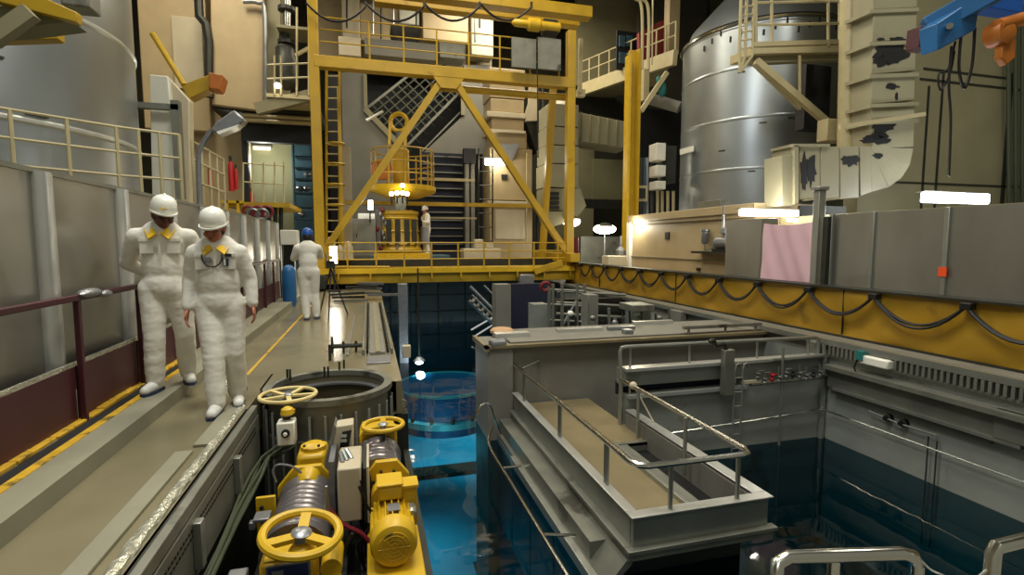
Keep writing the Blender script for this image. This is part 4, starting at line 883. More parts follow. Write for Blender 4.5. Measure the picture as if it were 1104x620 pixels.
t.p('lower_beam', B().box(1.70, 1.80, 3.75, 6.3, -1.40, -1.30), 'steel', bevel=.005)
for k in range(4): t.p('wall_panel', B().box(1.745, 1.775, 3.98 + .8 * k, 4.75 + .8 * k, -2.6, -1.38), 'pool_steel', bevel=.004)
t.p('inner_kerb', B().box(2.72, 2.76, 3.66, 5.45, ZF - .02, ZF + .05), 'steel', bevel=.004)
t.p('slot_cover', B().box(2.76, 2.92, 3.66, 5.45, ZF - .06, ZF + .0), 'dull_steel')
t.p('slot_dark', B().box(2.92, 3.2, 3.66, 5.5, ZF - .12, ZF - .1), 'black_rubber')
t.p('inner_wall', B().box(3.19, 3.25, 3.66, 6.0, ZF - .1, ZC - .02), 'slab_concrete')
t.p('slot_end', B().box(2.74, 3.25, 5.45, 5.5, ZF - .1, ZF + .01), 'dull_steel')
t.p('seam_cover', B().box(2.05, 3.28, 3.9, 4.0, -7, -1.08), 'dark_steel')
# railings of the tray
t = T('tray_railing', 'bent stainless tube railing along the left kerb of the tray island', 'guardrail', (2.03, 5.3, ZC))
zr = -.34
rr_ = .026
left = [(1.86, 8.0, zr + .04), (2.18, 7.55, zr + .04), (2.02, 7.1, zr), (2.03, 3.62, zr)]
t.p('top_rail', B().path(smooth([Vector(p) for p in [(2.02, 7.6, zr), (2.03, 6.4, zr), (2.03, 5.0, zr), (2.03, 3.72, zr)]], 4) + [Vector((2.06, 3.64, zr)), Vector((2.12, 3.61, zr)), Vector((3.0, 3.6, zr)), Vector((3.08, 3.62, zr)), Vector((3.12, 3.7, zr)), Vector((3.14, 4.8, zr)), Vector((3.16, 6.1, zr))], rr_, 8), 'bright_steel')
for x, y in ((2.03, 6.75), (2.03, 5.35), (2.03, 4.15)):
    t.p('post', B().tube((x, y, ZC), (x, y, zr), .017, 8), 'steel'); t.p('post', B().tube((x, y + .05, ZC), (x, y + .05, zr), .012, 8), 'steel')
for x, y, zb in ((2.35, 3.63, ZF), (3.0, 3.63, ZF), (3.1, 4.55, ZF), (3.14, 5.6, ZF)): t.p('post', B().tube((x, y, zb), (x, y, zr), .02, 8), 'steel')
t.p('end_loop', B().path([Vector(p) for p in ((1.98, 7.55, ZC), (1.98, 7.6, zr + .04), (2.0, 8.1, zr + .12), (2.42, 7.3, zr + .02), (2.1, 7.1, zr - .03))], rr_ * .8, 8), 'steel')
one('strap_clamp', 'pale round clamp knob on the inner tray railing with a white strap', 'clamp', B().ell((3.15, 5.75, zr + .01), .05, .05, .05, 12, 8).tube((3.16, 5.75, zr), (3.3, 5.5, ZC + .02), .01, 6), 'box_cream')
t = T('pool_railing', 'stainless tube railing along the far side of the right pool', 'guardrail', (4.8, 6.05, -.2))
zq = .09
t.p('top_rail', B().path([Vector(p) for p in ((3.16, 6.1, zr), (3.14, 6.1, zq - .06), (3.16, 6.1, zq - .01), (3.22, 6.1, zq), (6.3, 6.1, zq - .02), (6.36, 6.1, zq - .05), (6.36, 6.1, -.22))], rr_, 8), 'steel')
for x in (3.3, 4.2, 5.3, 6.2): t.p('post', B().tube((x, 6.12, -.3 if x > 3.4 else ZF), (x, 6.12, zq), .016, 8), 'steel')
t.p('tall_post', B().tube((3.16, 6.1, ZF), (3.16, 6.1, zr), .03, 8), 'steel')
t.p('lower_pipe', B().tube((5.4, 6.04, -.22), (6.4, 6.04, -.2), .035, 8), 'dull_steel')
one('low_guide_rail', 'long thin stainless pipe rail low on the outer wall of the tray island', 'rail', B().path(smooth([Vector(p) for p in ((1.6, 6.9, -1.12), (1.42, 6.3, -1.12), (1.42, 5.2, -1.13), (1.43, 4.2, -1.14), (1.45, 3.3, -1.16))], 4), .02, 8).tube((1.43, 5.6, -1.13), (1.75, 5.6, -1.13), .015, 6).tube((1.43, 4.2, -1.14), (1.75, 4.2, -1.2), .015, 6), 'bright_steel')
one('pool_wall_pipe', 'thin bright pipe along the right and far walls of the right pool', 'pipe', B().path([Vector(p) for p in ((6.42, 2.0, -.99), (6.42, 5.9, -1.0), (6.36, 6.02, -1.0), (5.6, 6.04, -1.05), (3.7, 6.04, -1.13))], .013, 6), 'bright_steel')
# fixtures on the far wall of the right pool
t = T('gate_bracket', 'dark grey gooseneck bracket standing on the far pool wall', 'bracket', (4.72, 6.0, -.7))
t.p('column', B().box(4.62, 4.78, 5.93, 6.02, -.64, .0), 'dull_steel', bevel=.01); t.p('neck', B().path(smooth([Vector(p) for p in ((4.66, 5.97, .0), (4.62, 5.97, .08), (4.5, 5.97, .07), (4.46, 5.97, .14), (4.4, 5.97, .12))], 4), .03, 8), 'dark_steel')
t = T('pool_ladder', 'narrow steel ladder hooked over the far wall of the right pool', 'ladder', (4.85, 5.95, -1.6))
for x in (4.8, 4.93): t.p('stile', B().path([(x, 5.95, -1.9), (x, 5.95, -.3), (x + .02, 5.95, -.22), (x + .07, 5.95, -.2), (x + .1, 5.95, -.26)], .013, 6), 'steel')
for k in range(7): t.p('rung', B().tube((4.8, 5.95, -.4 - .2 * k), (4.93, 5.95, -.4 - .2 * k), .009, 5), 'steel')
one('guide_pole', 'thin vertical steel guide pole in front of the far pool wall', 'pole', B().tube((5.62, 5.98, -3.5), (5.62, 5.98, -.02), .018, 8), 'steel')
t = T('valve_manifold', 'row of small valves and pipes along the far wall of the right pool', 'valve', (5.6, 5.95, -.6))
for k in range(11):
    x = 5.2 + k * .12; t.p('valve', B().lathe((x, 5.98, -.50 + random.uniform(-.05, .04)), (0, -.2, 1), [(.012, 0), (.028, .01), (.028, .05), (.015, .06), (.015, .09), (.03, .095), (.03, .105)], 10).tube((x, 5.98, -.5), (x, 5.98, -.30 - .04 * (k % 3)), .01, 6).tube((x, 5.98, -.34 - .03 * (k % 4)), (x + .1, 5.98, -.34 - .03 * (k % 4)), .009, 6), ('dull_steel', 'gasket', 'dark_steel')[k % 3] if k != 2 else 'red')
t.p('header', B().tube((5.1, 5.99, -.52), (6.45, 5.99, -.5), .03, 8), 'dull_steel'); t.p('bright_bar', B().box(4.95, 5.25, 5.96, 6.0, -.5, -.46), 'box_cream')
# right wall fixtures
t = T('wall_trough', 'long shadowed steel channel fixed along the right pool wall', 'channel', (6.45, 5, -.7))
t.p('top_plate', B().prism([(6.5, 3.3, -.28), (6.36, 3.3, -.32), (6.36, 3.3, -.34), (6.5, 3.3, -.36)], (0, 2.6, 0)), 'steel')
t.p('back_panel', B().box(6.46, 6.5, 3.9, 5.9, -.62, -.36), 'dull_steel'); t.p('lower_lip', B().box(6.38, 6.5, 3.6, 5.85, -.66, -.62), 'steel')
t.p('lower_lip', B().box(6.44, 6.5, 3.9, 5.85, -.72, -.69), 'dull_steel'); t.p('end_block', B().box(6.38, 6.5, 2.6, 3.85, -.62, -.3), 'dull_steel', bevel=.01)
for i, y in enumerate((5.06, 4.86)): one('wall_socket', ('farther', 'nearer')[i] + ' dark round socket knob on the right pool wall', 'knob', B().lathe((6.5, y, -.82), (-1, 0, 0), [(.05, 0), (.05, .05), (.03, .06), (.03, .1)], 14), 'black_rubber')
t = T('white_float_box', 'small white box hung on the right pool wall under the girder', 'box', (6.42, 5.2, -.16))
t.p('body', B().box(6.34, 6.48, 5.02, 5.42, -.17, -.05), 'helmet_white', bevel=.02); t.p('handle', B().box(6.32, 6.40, 5.36, 5.46, -.12, -.0), 'teal'); t.p('lead', B().path([(6.36, 5.45, -.1), (6.36, 5.5, -.25), (6.4, 5.48, -.36)], .012, 5), 'black_rubber')
t = T('hook_ladder', 'thin hooked steel rods dipping into the water at the right pool wall', 'ladder', (6.42, 4.45, -1.7))
for y in (4.42, 4.52): t.p('rod', B().tube((6.42, y, -2.2), (6.42, y, -.86), .01, 6), 'bright_steel')
t.p('hook', B().path([(6.42, 4.42, -.88), (6.42, 4.43, -.82), (6.42, 4.9, -.83), (6.42, 5.3, -.80)], .012, 6), 'steel')
# near bottom-right guard rails
def near_rail(lab, pts, posts):
    t_ = T('near_handrail', lab, 'handrail', pts[0]); t_.p('rail', B().path(pts, .021, 12), 'bright_steel')
    for q in posts: t_.p('post', B().tube(Vector(q), Vector((q[0], q[1], -.02)), .019, 10), 'bright_steel')
q0, q1 = W(838, 614, d=1.62), W(985, 594, d=1.66); zz = q1.z
near_rail('thick polished stainless handrail loop nearest the camera at bottom centre right', [Vector((q0.x - .02, q0.y - .03, -.02)), Vector((q0.x - .02, q0.y - .02, zz - .05)), Vector((q0.x, q0.y, zz - .015)), Vector((q0.x + .04, q0.y, zz)), q1 + P3(-.05, 0, 0), q1 + P3(-.01, -.005, -.012), q1 + P3(.012, -.005, -.05), Vector((q1.x + .015, q1.y, -.02))], [(q0.x + .2, q0.y - .02, zz)])
q2, q3 = W(1074, 590, d=1.6), W(1150, 572, d=1.7); zz = q2.z
near_rail('thick polished stainless handrail cut off at the bottom right corner', [Vector((q2.x - .01, q2.y, -.02)), Vector((q2.x - .01, q2.y, zz - .02)), Vector((q2.x, q2.y, zz)), Vector((q3.x, q3.y, zz))], [])
one('rail_chain', 'thin chain hanging from the nearest handrail loop', 'chain', B().path(smooth([W(992, 603, d=1.66), W(1003, 614, d=1.64), W(1016, 620, d=1.62), W(1040, 630, d=1.6), W(1068, 612, d=1.6)], 5), .004, 5), 'steel')
# central pool: submerged drum, rods, lamp, hooks
dc = (1.5, 10.9, -2.08)
t = T('submerged_vessel', 'round lit vessel rim glowing beneath the blue pool water', 'vessel', dc)
t.p('shell', B().lathe(dc, (0, 0, 1), [(1.0, -.3), (1.0, .50), (.94, .52)], 64), 'drum_blue')
t.p('top_rim', B().torus((dc[0], dc[1], dc[2] + .52), (0, 0, 1), 1.0, .035, 64, 8), 'helmet_white')
t.p('base_flange', B().lathe(dc, (0, 0, 1), [(1.0, -.12), (1.1, -.12), (1.1, .0), (1.0, .02)], 64), 'helmet_white')
for k in range(16):
    a = 2 * PI * k / 16; t.p('bolt', B().tube((dc[0] + 1.06 * math.cos(a), dc[1] + 1.06 * math.sin(a), dc[2]), (dc[0] + 1.06 * math.cos(a), dc[1] + 1.06 * math.sin(a), dc[2] + .08), .035, 8), 'dark_steel')
t.p('inner_disc', B().lathe(dc, (0, 0, 1), [(.94, .4), (.94, .51)], 48), 'drum_blue')
point((dc[0] - .3, dc[1] - 1.7, -2.3), 14, BLUE, .15)
t = T('pool_lamp', 'bright lamp hanging on a pole just above the glowing vessel', 'lamp', W(452, 392, z=WZ + .05))
q = W(452, 391, z=WZ + .12); t.p('bulb', B().ell(q, .09, .07, .04, 12, 8), 'lamp_cool'); t.p('shade', B().lathe(q, (0, 0, 1), [(.14, .05), (.05, .14)], 12), 'gasket'); t.p('pole', B().tube(q + P3(0, 0, .1), q + P3(0, 0, 2.2), .02, 6), 'dark_steel')
point(q - P3(0, .3, .02), 25, (.7, .9, 1), .1)
one('pole_box', 'small white box on a steel post at the left pool edge', 'box', B().rb(434, 373, 443, 386, 8.4, .12), 'box_cream', bevel=.01)
one('edge_column', 'grey steel column rising from the water at the left pool edge', 'column', B().rb(430, 306, 440, 392, 12.6, .2), 'gasket', bevel=.01)
one('pool_hook', 'thin steel hook pole leaning over the water at the centre block', 'hook', B().path(WP([(540, 468), (534, 452), (528, 436), (519, 437), (514, 446)], 6.0), .012, 6), 'bright_steel')
one('pool_hook', 'small steel hook on the left pool edge by the collar', 'hook', B().path(WP([(430, 432), (437, 432), (438, 438), (430, 444)], 5.6), .01, 6), 'bright_steel')
# far wall of pool: panels and pipes
t = T('pool_liner_panels', 'dark teal steel wall panels lining the far end of the pool', 'panel wall', (3, 18.9, -1))
for k in range(6):
    for j in range(3): t.p('panel', B().box(.4 + k * 1.0, 1.37 + k * 1.0, 18.9, 18.98, -1.6 + .6 * j, -1.04 + .6 * j), 'pool_steel', bevel=.01)
for x in (.7, 1.6, 2.4): t.p('pipe', B().tube((x, 18.8, -1.5), (x, 18.8, .2), .03, 6), 'dull_steel')
t = T('pool_stair', 'slanting stainless stair with handrails at the far pool wall', 'stairs', W(522, 340, Y=15.5))
for (a, c, r) in (((507, 309), (536, 338), .05), ((509, 318), (536, 345), .035), ((506, 324), (530, 348), .06), ((522, 308), (540, 326), .03), ((508, 356), (534, 341), .04), ((513, 362), (534, 349), .04)): t.p('rail', B().tube(W(*a, Y=15.5), W(*c, Y=15.5), r, 6), 'gasket')
for k in range(5): t.p('tread', B().beam(W(509 + 5 * k, 326 + 5 * k, Y=15.4), W(513 + 5 * k, 321 + 5 * k, Y=15.6), .1, .04), 'dull_steel')
one('grey_pier', 'square grey concrete pier beyond the centre block', 'pier', B().box(W(535, 330, Y=14).x, W(551, 330, Y=14).x, 14, 14.5, -7, W(540, 307, Y=14).z), 'grey_slab')
struct('wall_pool_dark_bay', B().rb(552, 306, 592, 372, 15.5, .3), 'navy_dark')
t = T('transfer_frame', 'grey steel frame machine with hoses behind the centre block', 'frame', W(610, 360, Y=11))
for x in (592, 596, 606, 622, 630): t.p('upright', B().tube(W(x, 306, Y=11), W(x, 366, Y=11), .04, 6), 'dull_steel')
for y in (312, 328, 345): t.p('crossbar', B().tube(W(592, y, Y=11), W(632, y + 2, Y=11), .03, 6), 'dull_steel')
t.p('diagonal', B().tube(W(606, 352, Y=11), W(625, 318, Y=11), .03, 6), 'gasket'); t.p('red_coil', B().torus(W(588, 309, Y=11), (0, 1, .3), .1, .04, 16, 6), 'dull_red')
one('yellow_grey_pulley', 'grey hook block hanging under the crane girder', 'pulley', B().rb(561, 296, 576, 309, 16.4, .3), 'gasket', bevel=.03)
for i, (x0, x1, y0) in enumerate(((634, 645, 318), (690, 702, 333), (733, 740, 336), (787, 795, 332))):
    one('grey_pier', 'grey steel pier behind the centre block, ' + ('broad, below the girder end', 'squat, with flat cap', 'slim tubular', 'short, near the right pool corner')[i], 'pier', B().rb(x0, y0, x1, 372, 10.2 - .3 * i, .4), 'grey_slab' if i != 1 else 'dull_steel', bevel=.01)
one('cap_plate', 'flat grey cap plate on the squat pier', 'plate', B().rb(682, 329, 706, 336, 9.5, .6), 'dull_steel', bevel=.01)
struct('wall_equipment_back', B().box(W(600, 330, Y=12.4).x, 6.5, 12.4, 12.6, -1.5, W(640, 322, Y=12.4).z), 'dark_steel')
t = T('manifold_rack', 'row of small pipes, valves and lamps below the girder far end', 'pipe rack', W(680, 360, Y=9.9))
for k in range(23):
    x = 606 + k * 7.2; y = 352 - random.uniform(6, 28)
    t.p('pipe', B().tube(W(x, y, Y=9.9 + .3 * (k % 4)), W(x + random.uniform(-2, 2), 358, Y=9.9 + .3 * (k % 4)), random.choice((.015, .025, .035)), 6), ('dull_steel', 'gasket', 'dark_steel', 'steel')[k % 4])
for k in range(7): q = W(615 + 24 * k, 338 + 5 * (k % 3), Y=9.8); t.p('fitting', B().ell(q, .07, .06, .06, 10, 6), ('helmet_white', 'dull_steel', 'gasket')[k % 3])
for y in (318, 330, 342): t.p('header', B().tube(W(600, y - 4, Y=12.2), (6.4, 12.2, W(700, y - 1, Y=12.2).z), .04, 6), 'dull_steel')
one('fixture_strip', 'long white flashing strip lying on the left end of the centre block', 'strip', B().box(W(607, 361, z=-.02).x, W(663, 361, z=-.02).x, 7.95, 8.1, -.02, .03), 'galvanised')
one('fixture_strip', 'long white flashing strip lying on the right of the centre block', 'strip', B().box(W(695, 354, z=-.02).x, W(745, 354, z=-.02).x, 8.3, 8.42, -.02, .04), 'galvanised')
one('fixture_strip', 'grey steel strip beside the orange disc on the centre block', 'strip', B().box(W(534, 364, z=-.02).x, W(574, 364, z=-.02).x, 7.75, 7.95, -.02, .04), 'galvanised')
one('round_plate', 'tan brown round plate on top of the centre block left end', 'lid', B().lathe(W(541, 357, z=0.02), (0, 0, 1), [(.15, -.04), (.19, -.02), (.19, .02), (.15, .05), (.08, .045), (0.001, .06)], 24), 'disc_tan')
one('rubber_roller', 'pale round roller on the corner of the centre block', 'roller', B().lathe((1.78, 7.3, -.02), (1, .2, 0), [(.06, -.12), (.08, -.1), (.08, .1), (.06, .12)], 14), 'gasket')
one('gate_block', 'small white and grey fitting on top of the centre block', 'fitting', B().box(3.95, 4.1, 7.5, 7.65, -.02, .05).box(3.85, 4.35, 7.9, 8.0, -.02, .04), 'gasket', bevel=.01)
one('yellow_strap', 'yellow strap and white box at the girder corner of the far slab', 'strap', B().rb(783, 344, 796, 352, 8.6, .1).path(WP([(795, 349), (802, 346), (811, 341)], 8.6), .03, 6), 'tape_yellow')
t = T('threshold_barrier', 'low steel barrier frame standing on the centre block at right', 'frame', W(850, 366, Y=7.3))
t.p('beam', B().box(4.9, 6.4, 7.3, 7.36, .05, .1), 'dull_steel')
for x in (5.0, 5.7, 6.3): t.p('post', B().tube((x, 7.33, -.05), (x, 7.33, .1), .02, 6), 'dull_steel')

# ---------------- pit collar, track and machines ----------------
t = T('pit_collar', 'round grey panelled collar set in the walkway beside the pool', 'collar', (cx, cy, -1.6))
for k in range(28):
    a0 = 2 * PI * k / 28; t.p('panel', B().lathe((cx, cy, -1.6), (0, 0, 1), [(cr + .02, .0), (cr + .02, 1.24), (cr + .05, 1.24), (cr + .05, 0)], 3, a0 + .012, a0 + 2 * PI / 28 - .012), 'dull_steel')
    t.p('rib', B().beam((cx + (cr + .055) * math.cos(a0), cy + (cr + .055) * math.sin(a0), -1.6), (cx + (cr + .055) * math.cos(a0), cy + (cr + .055) * math.sin(a0), -.12), .02, .02), 'grey_wall')
t.p('liner', B().lathe((cx, cy, -1.6), (0, 0, 1), [(cr + .015, 0), (cr + .015, 1.58)], 48, cap=False), 'dull_steel')
t.p('rim', B().lathe((cx, cy, -1.6), (0, 0, 1), [(cr - .02, 1.57), (cr - .02, 1.625), (cr + .06, 1.625), (cr + .06, 1.57)], 56, cap=False), 'dull_steel')
t.p('inner_ledge', B().lathe((cx, cy, -1.6), (0, 0, 1), [(cr - .08, 1.48), (cr - .08, 1.5), (cr, 1.5)], 56, cap=False), 'gasket')
t.p('pit_floor', B().lathe((cx, cy, -1.6), (0, 0, 1), [(.001, .9), (cr, .9)], 32), 'dark')
def wheel(lab, c, R, r, ax, mat, spokes, stem=.12, nm='handwheel'):
    t_ = T(nm, lab, 'handwheel', Vector(c) - Vector(ax).normalized() * stem); d = Vector(ax).normalized()
    t_.p('rim', B().torus(c, ax, R, r, 36, 8), mat)
    u = d.cross(Vector((0, 1, 0))).normalized(); v = d.cross(u)
    for k in range(spokes):
        a = 2 * PI * k / spokes + .5; e = Vector(c) + (u * math.cos(a) + v * math.sin(a)) * R; t_.p('spoke', B().beam(Vector(c) - d * r * .6, e, r * 2.2, r * 1.1, d), mat)
    t_.p('hub', B().lathe(Vector(c) - d * r * 1.2, ax, [(r * 2.2, 0), (r * 2.2, r * 1.5), (r * 1.2, r * 2.2)], 16), 'gasket')
    t_.p('stem', B().tube(Vector(c) - d * stem, Vector(c), r * .8, 8), 'dark_steel'); return t_
wheel('pale cream yellow handwheel beside the rim of the pit collar', (-.75, 5.05, .06), .24, .018, (0, 0, 1), 'pale_yellow', 5, .2)
wheel('big bright yellow handwheel nearest the camera on the left winch', W(325, 575, z=-.2), .205, .026, (.12, -.1, 1), 'bright_yellow', 3, .2)
wheel('yellow handwheel behind the right winch by the collar', W(413, 458, z=-.1), .165, .02, (0, 0, 1), 'bright_yellow', 3, .25)
# left winch
t = T('left_winch', 'yellow winch with grooved steel drum in the pit, the nearer left one', 'winch', (-.5, 3.6, -.95))
wx, wz = -.5, -.52
prof = [(.10, 0), (.21, 0), (.21, .03)]
for k in range(9): prof += [(.192, .04 + k * .072), (.2, .056 + k * .072), (.2, .096 + k * .072)]
prof += [(.21, .70), (.21, .74), (.1, .74)]
t.p('drum', B().lathe((wx, 3.38, wz), (0, 1, 0), prof, 48), 'drum_steel')
t.p('gearbox', B().box(wx - .13, wx + .16, 2.99, 3.25, -.85, -.32), 'bright_yellow', bevel=.02)
t.p('gearbox_lid', B().box(wx - .11, wx + .14, 3.0, 3.24, -.32, -.30), 'bright_yellow', bevel=.01)
q = t.p('nameplate', B().box(wx - .08, wx + .13, 2.975, 2.99, -.42, -.33), 'navy_tag', label='blue framed nameplate')
t.p('plate_mark', B().box(wx - .09, wx + .14, 2.973, 2.976, -.335, -.325).box(wx - .09, wx + .14, 2.973, 2.976, -.425, -.415).box(wx - .09, wx - .08, 2.973, 2.976, -.42, -.33).box(wx + .13, wx + .14, 2.973, 2.976, -.42, -.33).box(wx - .06, wx + .0, 2.970, 2.974, -.40, -.36), 'gasket', parent=q)
t.p('wheel_pedestal', B().lathe((W(325, 575, z=-.2).x, W(325, 575, z=-.2).y, -.30), (0, 0, 1), [(.08, 0), (.06, .03), (.035, .04), (.035, .08)], 16), 'bright_yellow')
t.p('side_skid', B().box(wx - .3, wx - .26, 2.7, 4.6, -.92, -.8), 'dark_steel'); t.p('side_skid', B().box(wx + .26, wx + .3, 2.7, 4.6, -.92, -.8), 'dark_steel')
t.p('left_plate', B().prism([(wx - .33, 3.95, -.75), (wx - .20, 3.95, -.75), (wx - .20, 3.95, -.38), (wx - .33, 3.95, -.38)], (0, .03, 0)), 'bright_yellow', bevel=.005)
for z in (-.45, -.55, -.65): t.p('bolt', B().tube((wx - .29, 3.95, z), (wx - .29, 3.93, z), .015, 6), 'dark_steel')
t.p('bearing_plate', B().prism([(wx - .22, 4.16, -.8), (wx + .22, 4.16, -.8), (wx + .22, 4.16, -.42), (wx + .1, 4.16, -.27), (wx - .1, 4.16, -.27), (wx - .22, 4.16, -.42)], (0, .05, 0)), 'bright_yellow', bevel=.008)
t.p('bearing_hub', B().lathe((wx + .01, 4.03, -.36), (0, 1, 0), [(.05, 0), (.075, .03), (.09, .14)], 20), 'bright_yellow')
t.p('rear_gearbox', B().box(wx - .1, wx + .12, 4.3, 4.62, -.62, -.24), 'bright_yellow', bevel=.03)
t.p('rear_cap', B().lathe((wx + .02, 4.45, -.24), (0, 0, 1), [(.1, 0), (.1, .03), (.06, .05)], 18), 'bright_yellow')
for k in range(4): t.p('cap_bolt', B().tube((wx + .02 + .08 * math.cos(k * 1.57 + .6), 4.45 + .08 * math.sin(k * 1.57 + .6), -.22), (wx + .02 + .08 * math.cos(k * 1.57 + .6), 4.45 + .08 * math.sin(k * 1.57 + .6), -.19), .012, 6), 'dark_steel')
t.p('brake_cylinder', B().tube((wx + .25, 2.98, -.40), (wx + .25, 3.2, -.40), .06, 14), 'bright_yellow')
t.p('brake_block', B().box(wx + .2, wx + .30, 2.9, 3.05, -.75, -.46), 'bright_yellow', bevel=.012)
t.p('limit_arm', B().tube((wx + .2, 3.42, -.30), (wx + .20, 3.40, -.10), .018, 8, .01), 'steel')
t.p('junction_box', B().box(wx - .30, wx - .2, 2.9, 3.1, -.5, -.38), 'gasket', bevel=.01)
# right winch
t = T('right_winch', 'yellow winch with drum and finned motor facing the camera, beside the water', 'winch', (.12, 3.6, -.95))
mx = .11; mzc = -.47
t.p('motor_body', B().lathe((mx, 3.34, mzc), (0, 1, 0), [(.12, 0), (.12, .36), (.10, .4)], 32), 'bright_yellow')
for k in range(20):
    a = 2 * PI * k / 20; c_, s_ = math.cos(a), math.sin(a); t.p('cooling_fin', B().beam((mx + .13 * c_, 3.36, mzc + .13 * s_), (mx + .13 * c_, 3.68, mzc + .13 * s_), .007, .034, (c_, 0, s_)), 'bright_yellow')
fc = t.p('fan_cover', B().lathe((mx, 3.22, mzc), (0, 1, 0), [(.10, .0), (.135, .012), (.148, .04), (.15, .14), (.145, .14), (.1, .02)], 40), 'bright_yellow')
t.p('fan_grille', B().lathe((mx, 3.212, mzc), (0, 1, 0), [(.001, 0), (.1, 0), (.1, .008)], 32), 'tape_yellow', parent=fc)
for r_ in (.03, .055, .08): t.p('grille_ring', B().torus((mx, 3.21, mzc), (0, 1, 0), r_, .0022, 28, 5), 'bright_yellow', parent=fc)
for k in range(8): t.p('grille_bar', B().tube((mx, 3.21, mzc), (mx + .1 * math.cos(k * PI / 4), 3.21, mzc + .1 * math.sin(k * PI / 4)), .002, 4), 'bright_yellow', parent=fc)
t.p('terminal_box', B().box(mx - .09, mx + .07, 3.56, 3.74, mzc + .14, mzc + .24), 'bright_yellow', bevel=.015)
t.p('terminal_lid', B().box(mx - .10, mx + .08, 3.55, 3.75, mzc + .24, mzc + .26), 'bright_yellow', bevel=.008)
t.p('rating_plate', B().box(mx - .03, mx + .05, 3.40, 3.5, mzc + .145, mzc + .15), 'gasket')
t.p('coupling_housing', B().lathe((mx - .02, 3.76, mzc + .05), (0, 1, 0), [(.12, 0), (.12, .12), (.07, .16), (.06, .3)], 24), 'bright_yellow')
t.p('bearing_plate', B().prism([(mx - .19, 3.98, -.8), (mx + .15, 3.98, -.8), (mx + .15, 3.98, -.34), (mx + .06, 3.98, -.22), (mx - .1, 3.98, -.22), (mx - .19, 3.98, -.34)], (0, .05, 0)), 'bright_yellow', bevel=.008)
for k in range(6): t.p('bolt', B().tube((mx - .02 + .1 * math.cos(k), 3.96, mzc + .08 + .1 * math.sin(k)), (mx - .02 + .1 * math.cos(k), 3.98, mzc + .08 + .1 * math.sin(k)), .013, 6), 'dark_steel')
prof = [(.1, 0), (.2, 0), (.2, .03)]
for k in range(6): prof += [(.18, .035 + k * .072), (.188, .05 + k * .072), (.188, .09 + k * .072)]
prof += [(.2, .47), (.2, .5), (.1, .5)]
t.p('drum', B().lathe((.03, 4.05, -.42), (0, 1, 0), prof, 44), 'drum_steel')
t.p('rear_block', B().box(-.12, .2, 4.58, 4.8, -.6, -.2), 'bright_yellow', bevel=.02)
t.p('rear_lid', B().box(-.10, .18, 4.52, 4.8, -.2, -.165), 'bright_yellow', bevel=.01)
t.p('side_plate', B().prism([(.17, 3.62, -.55), (.29, 3.62, -.55), (.29, 3.62, -.28), (.17, 3.62, -.28)], (0, .025, 0)), 'bright_yellow', bevel=.005)
t.p('sensor', B().lathe((.24, 3.5, -.42), (0, 1, 0), [(.03, 0), (.04, .02), (.04, .1)], 14), 'steel')
t.p('bracket_top', B().box(.10, .3, 3.6, 3.75, -.28, -.255), 'bright_yellow', bevel=.005)
t.p('foot', B().box(mx - .17, mx + .19, 3.12, 3.75, -.68, -.63), 'bright_yellow', bevel=.01)
t.p('skid', B().box(mx - .22, mx + .22, 3.0, 4.8, -.95, -.85), 'dark_steel'); t.p('pedestal', B().box(mx - .12, mx + .14, 3.2, 3.7, -.86, -.68), 'dark_steel')
t.p('pedestal', B().box(-.1, .16, 4.1, 4.5, -.86, -.64), 'dark_steel')
struct('floor_pit_frame', B().box(-.86, -.78, 1.2, 4.9, -1.05, -.95).box(-.2, -.12, 1.2, 4.9, -1.05, -.95).box(.26, .34, 1.2, 4.9, -1.05, -.95).box(-.86, .3, 2.8, 2.9, -1.05, -.95).box(-.86, .3, 4.6, 4.7, -1.05, -.95).box(-.86, .3, 1.2, 4.9, -1.3, -1.25), 'dark_steel')
# switch boxes
t = T('switch_box', 'cream electrical box with hinged door between the two winches, nearer one', 'electrical box', (-.2, 3.8, -.7))
def slab(b, pts, off): return b.prism(pts, off)
t.p('case', B().rb(364, 505, 390, 563, 3.72, .42), 'box_cream', bevel=.012)
a_ = W(391.5, 504, Y=3.72); t.p('door_edge', B().box(a_.x, a_.x + .022, 3.70, 4.14, W(391, 562, Y=3.72).z, a_.z), 'dark_steel'); t.p('door', B().box(a_.x + .022, a_.x + .04, 3.70, 4.14, W(391, 562, Y=3.72).z - .01, a_.z + .01), 'box_cream', bevel=.004)
t.p('back_plate', B().rb(355, 498, 361, 560, 3.85, .42), 'gasket')
tz_ = a_.z
for k in range(3): t.p('cable_gland', B().tube((-.22 + .03 * k, 3.84 + .03 * k, tz_), (-.24 + .02 * k, 3.92 + .02 * k, tz_ + .05), .016, 8), 'steel')
t = T('switch_box', 'cream electrical box tilted behind the nearer one between the winches', 'electrical box', (-.25, 4.4, -.6))
p_ = [W(x, y, Y=4.2) for x, y in ((352, 530), (352, 500), (362, 460), (381, 457), (381, 500), (375, 530))]
t.p('case', B().prism(p_, (0, .16, 0)), 'box_cream', bevel=.01); t.p('edging', B().prism([W(x, y, Y=4.18) for x, y in ((350, 530), (350, 500), (360, 458), (362, 460), (354, 500), (354, 530))], (0, .2, 0)), 'gasket')
t.p('connector_plate', B().prism([W(x, y, Y=4.19) for x, y in ((369, 466), (379, 464), (376, 482), (366, 484))], (0, .02, 0)), 'black_rubber')
for k in range(4): t.p('plug', B().tube(W(369 + 3 * (k % 2), 470 + 5 * (k // 2), Y=4.19), W(369 + 3 * (k % 2), 470 + 5 * (k // 2), Y=4.14), .014, 8), 'steel')
t = T('push_button_box', 'white box with one round push button hung before the collar', 'electrical box', W(310, 480, Y=4.72))
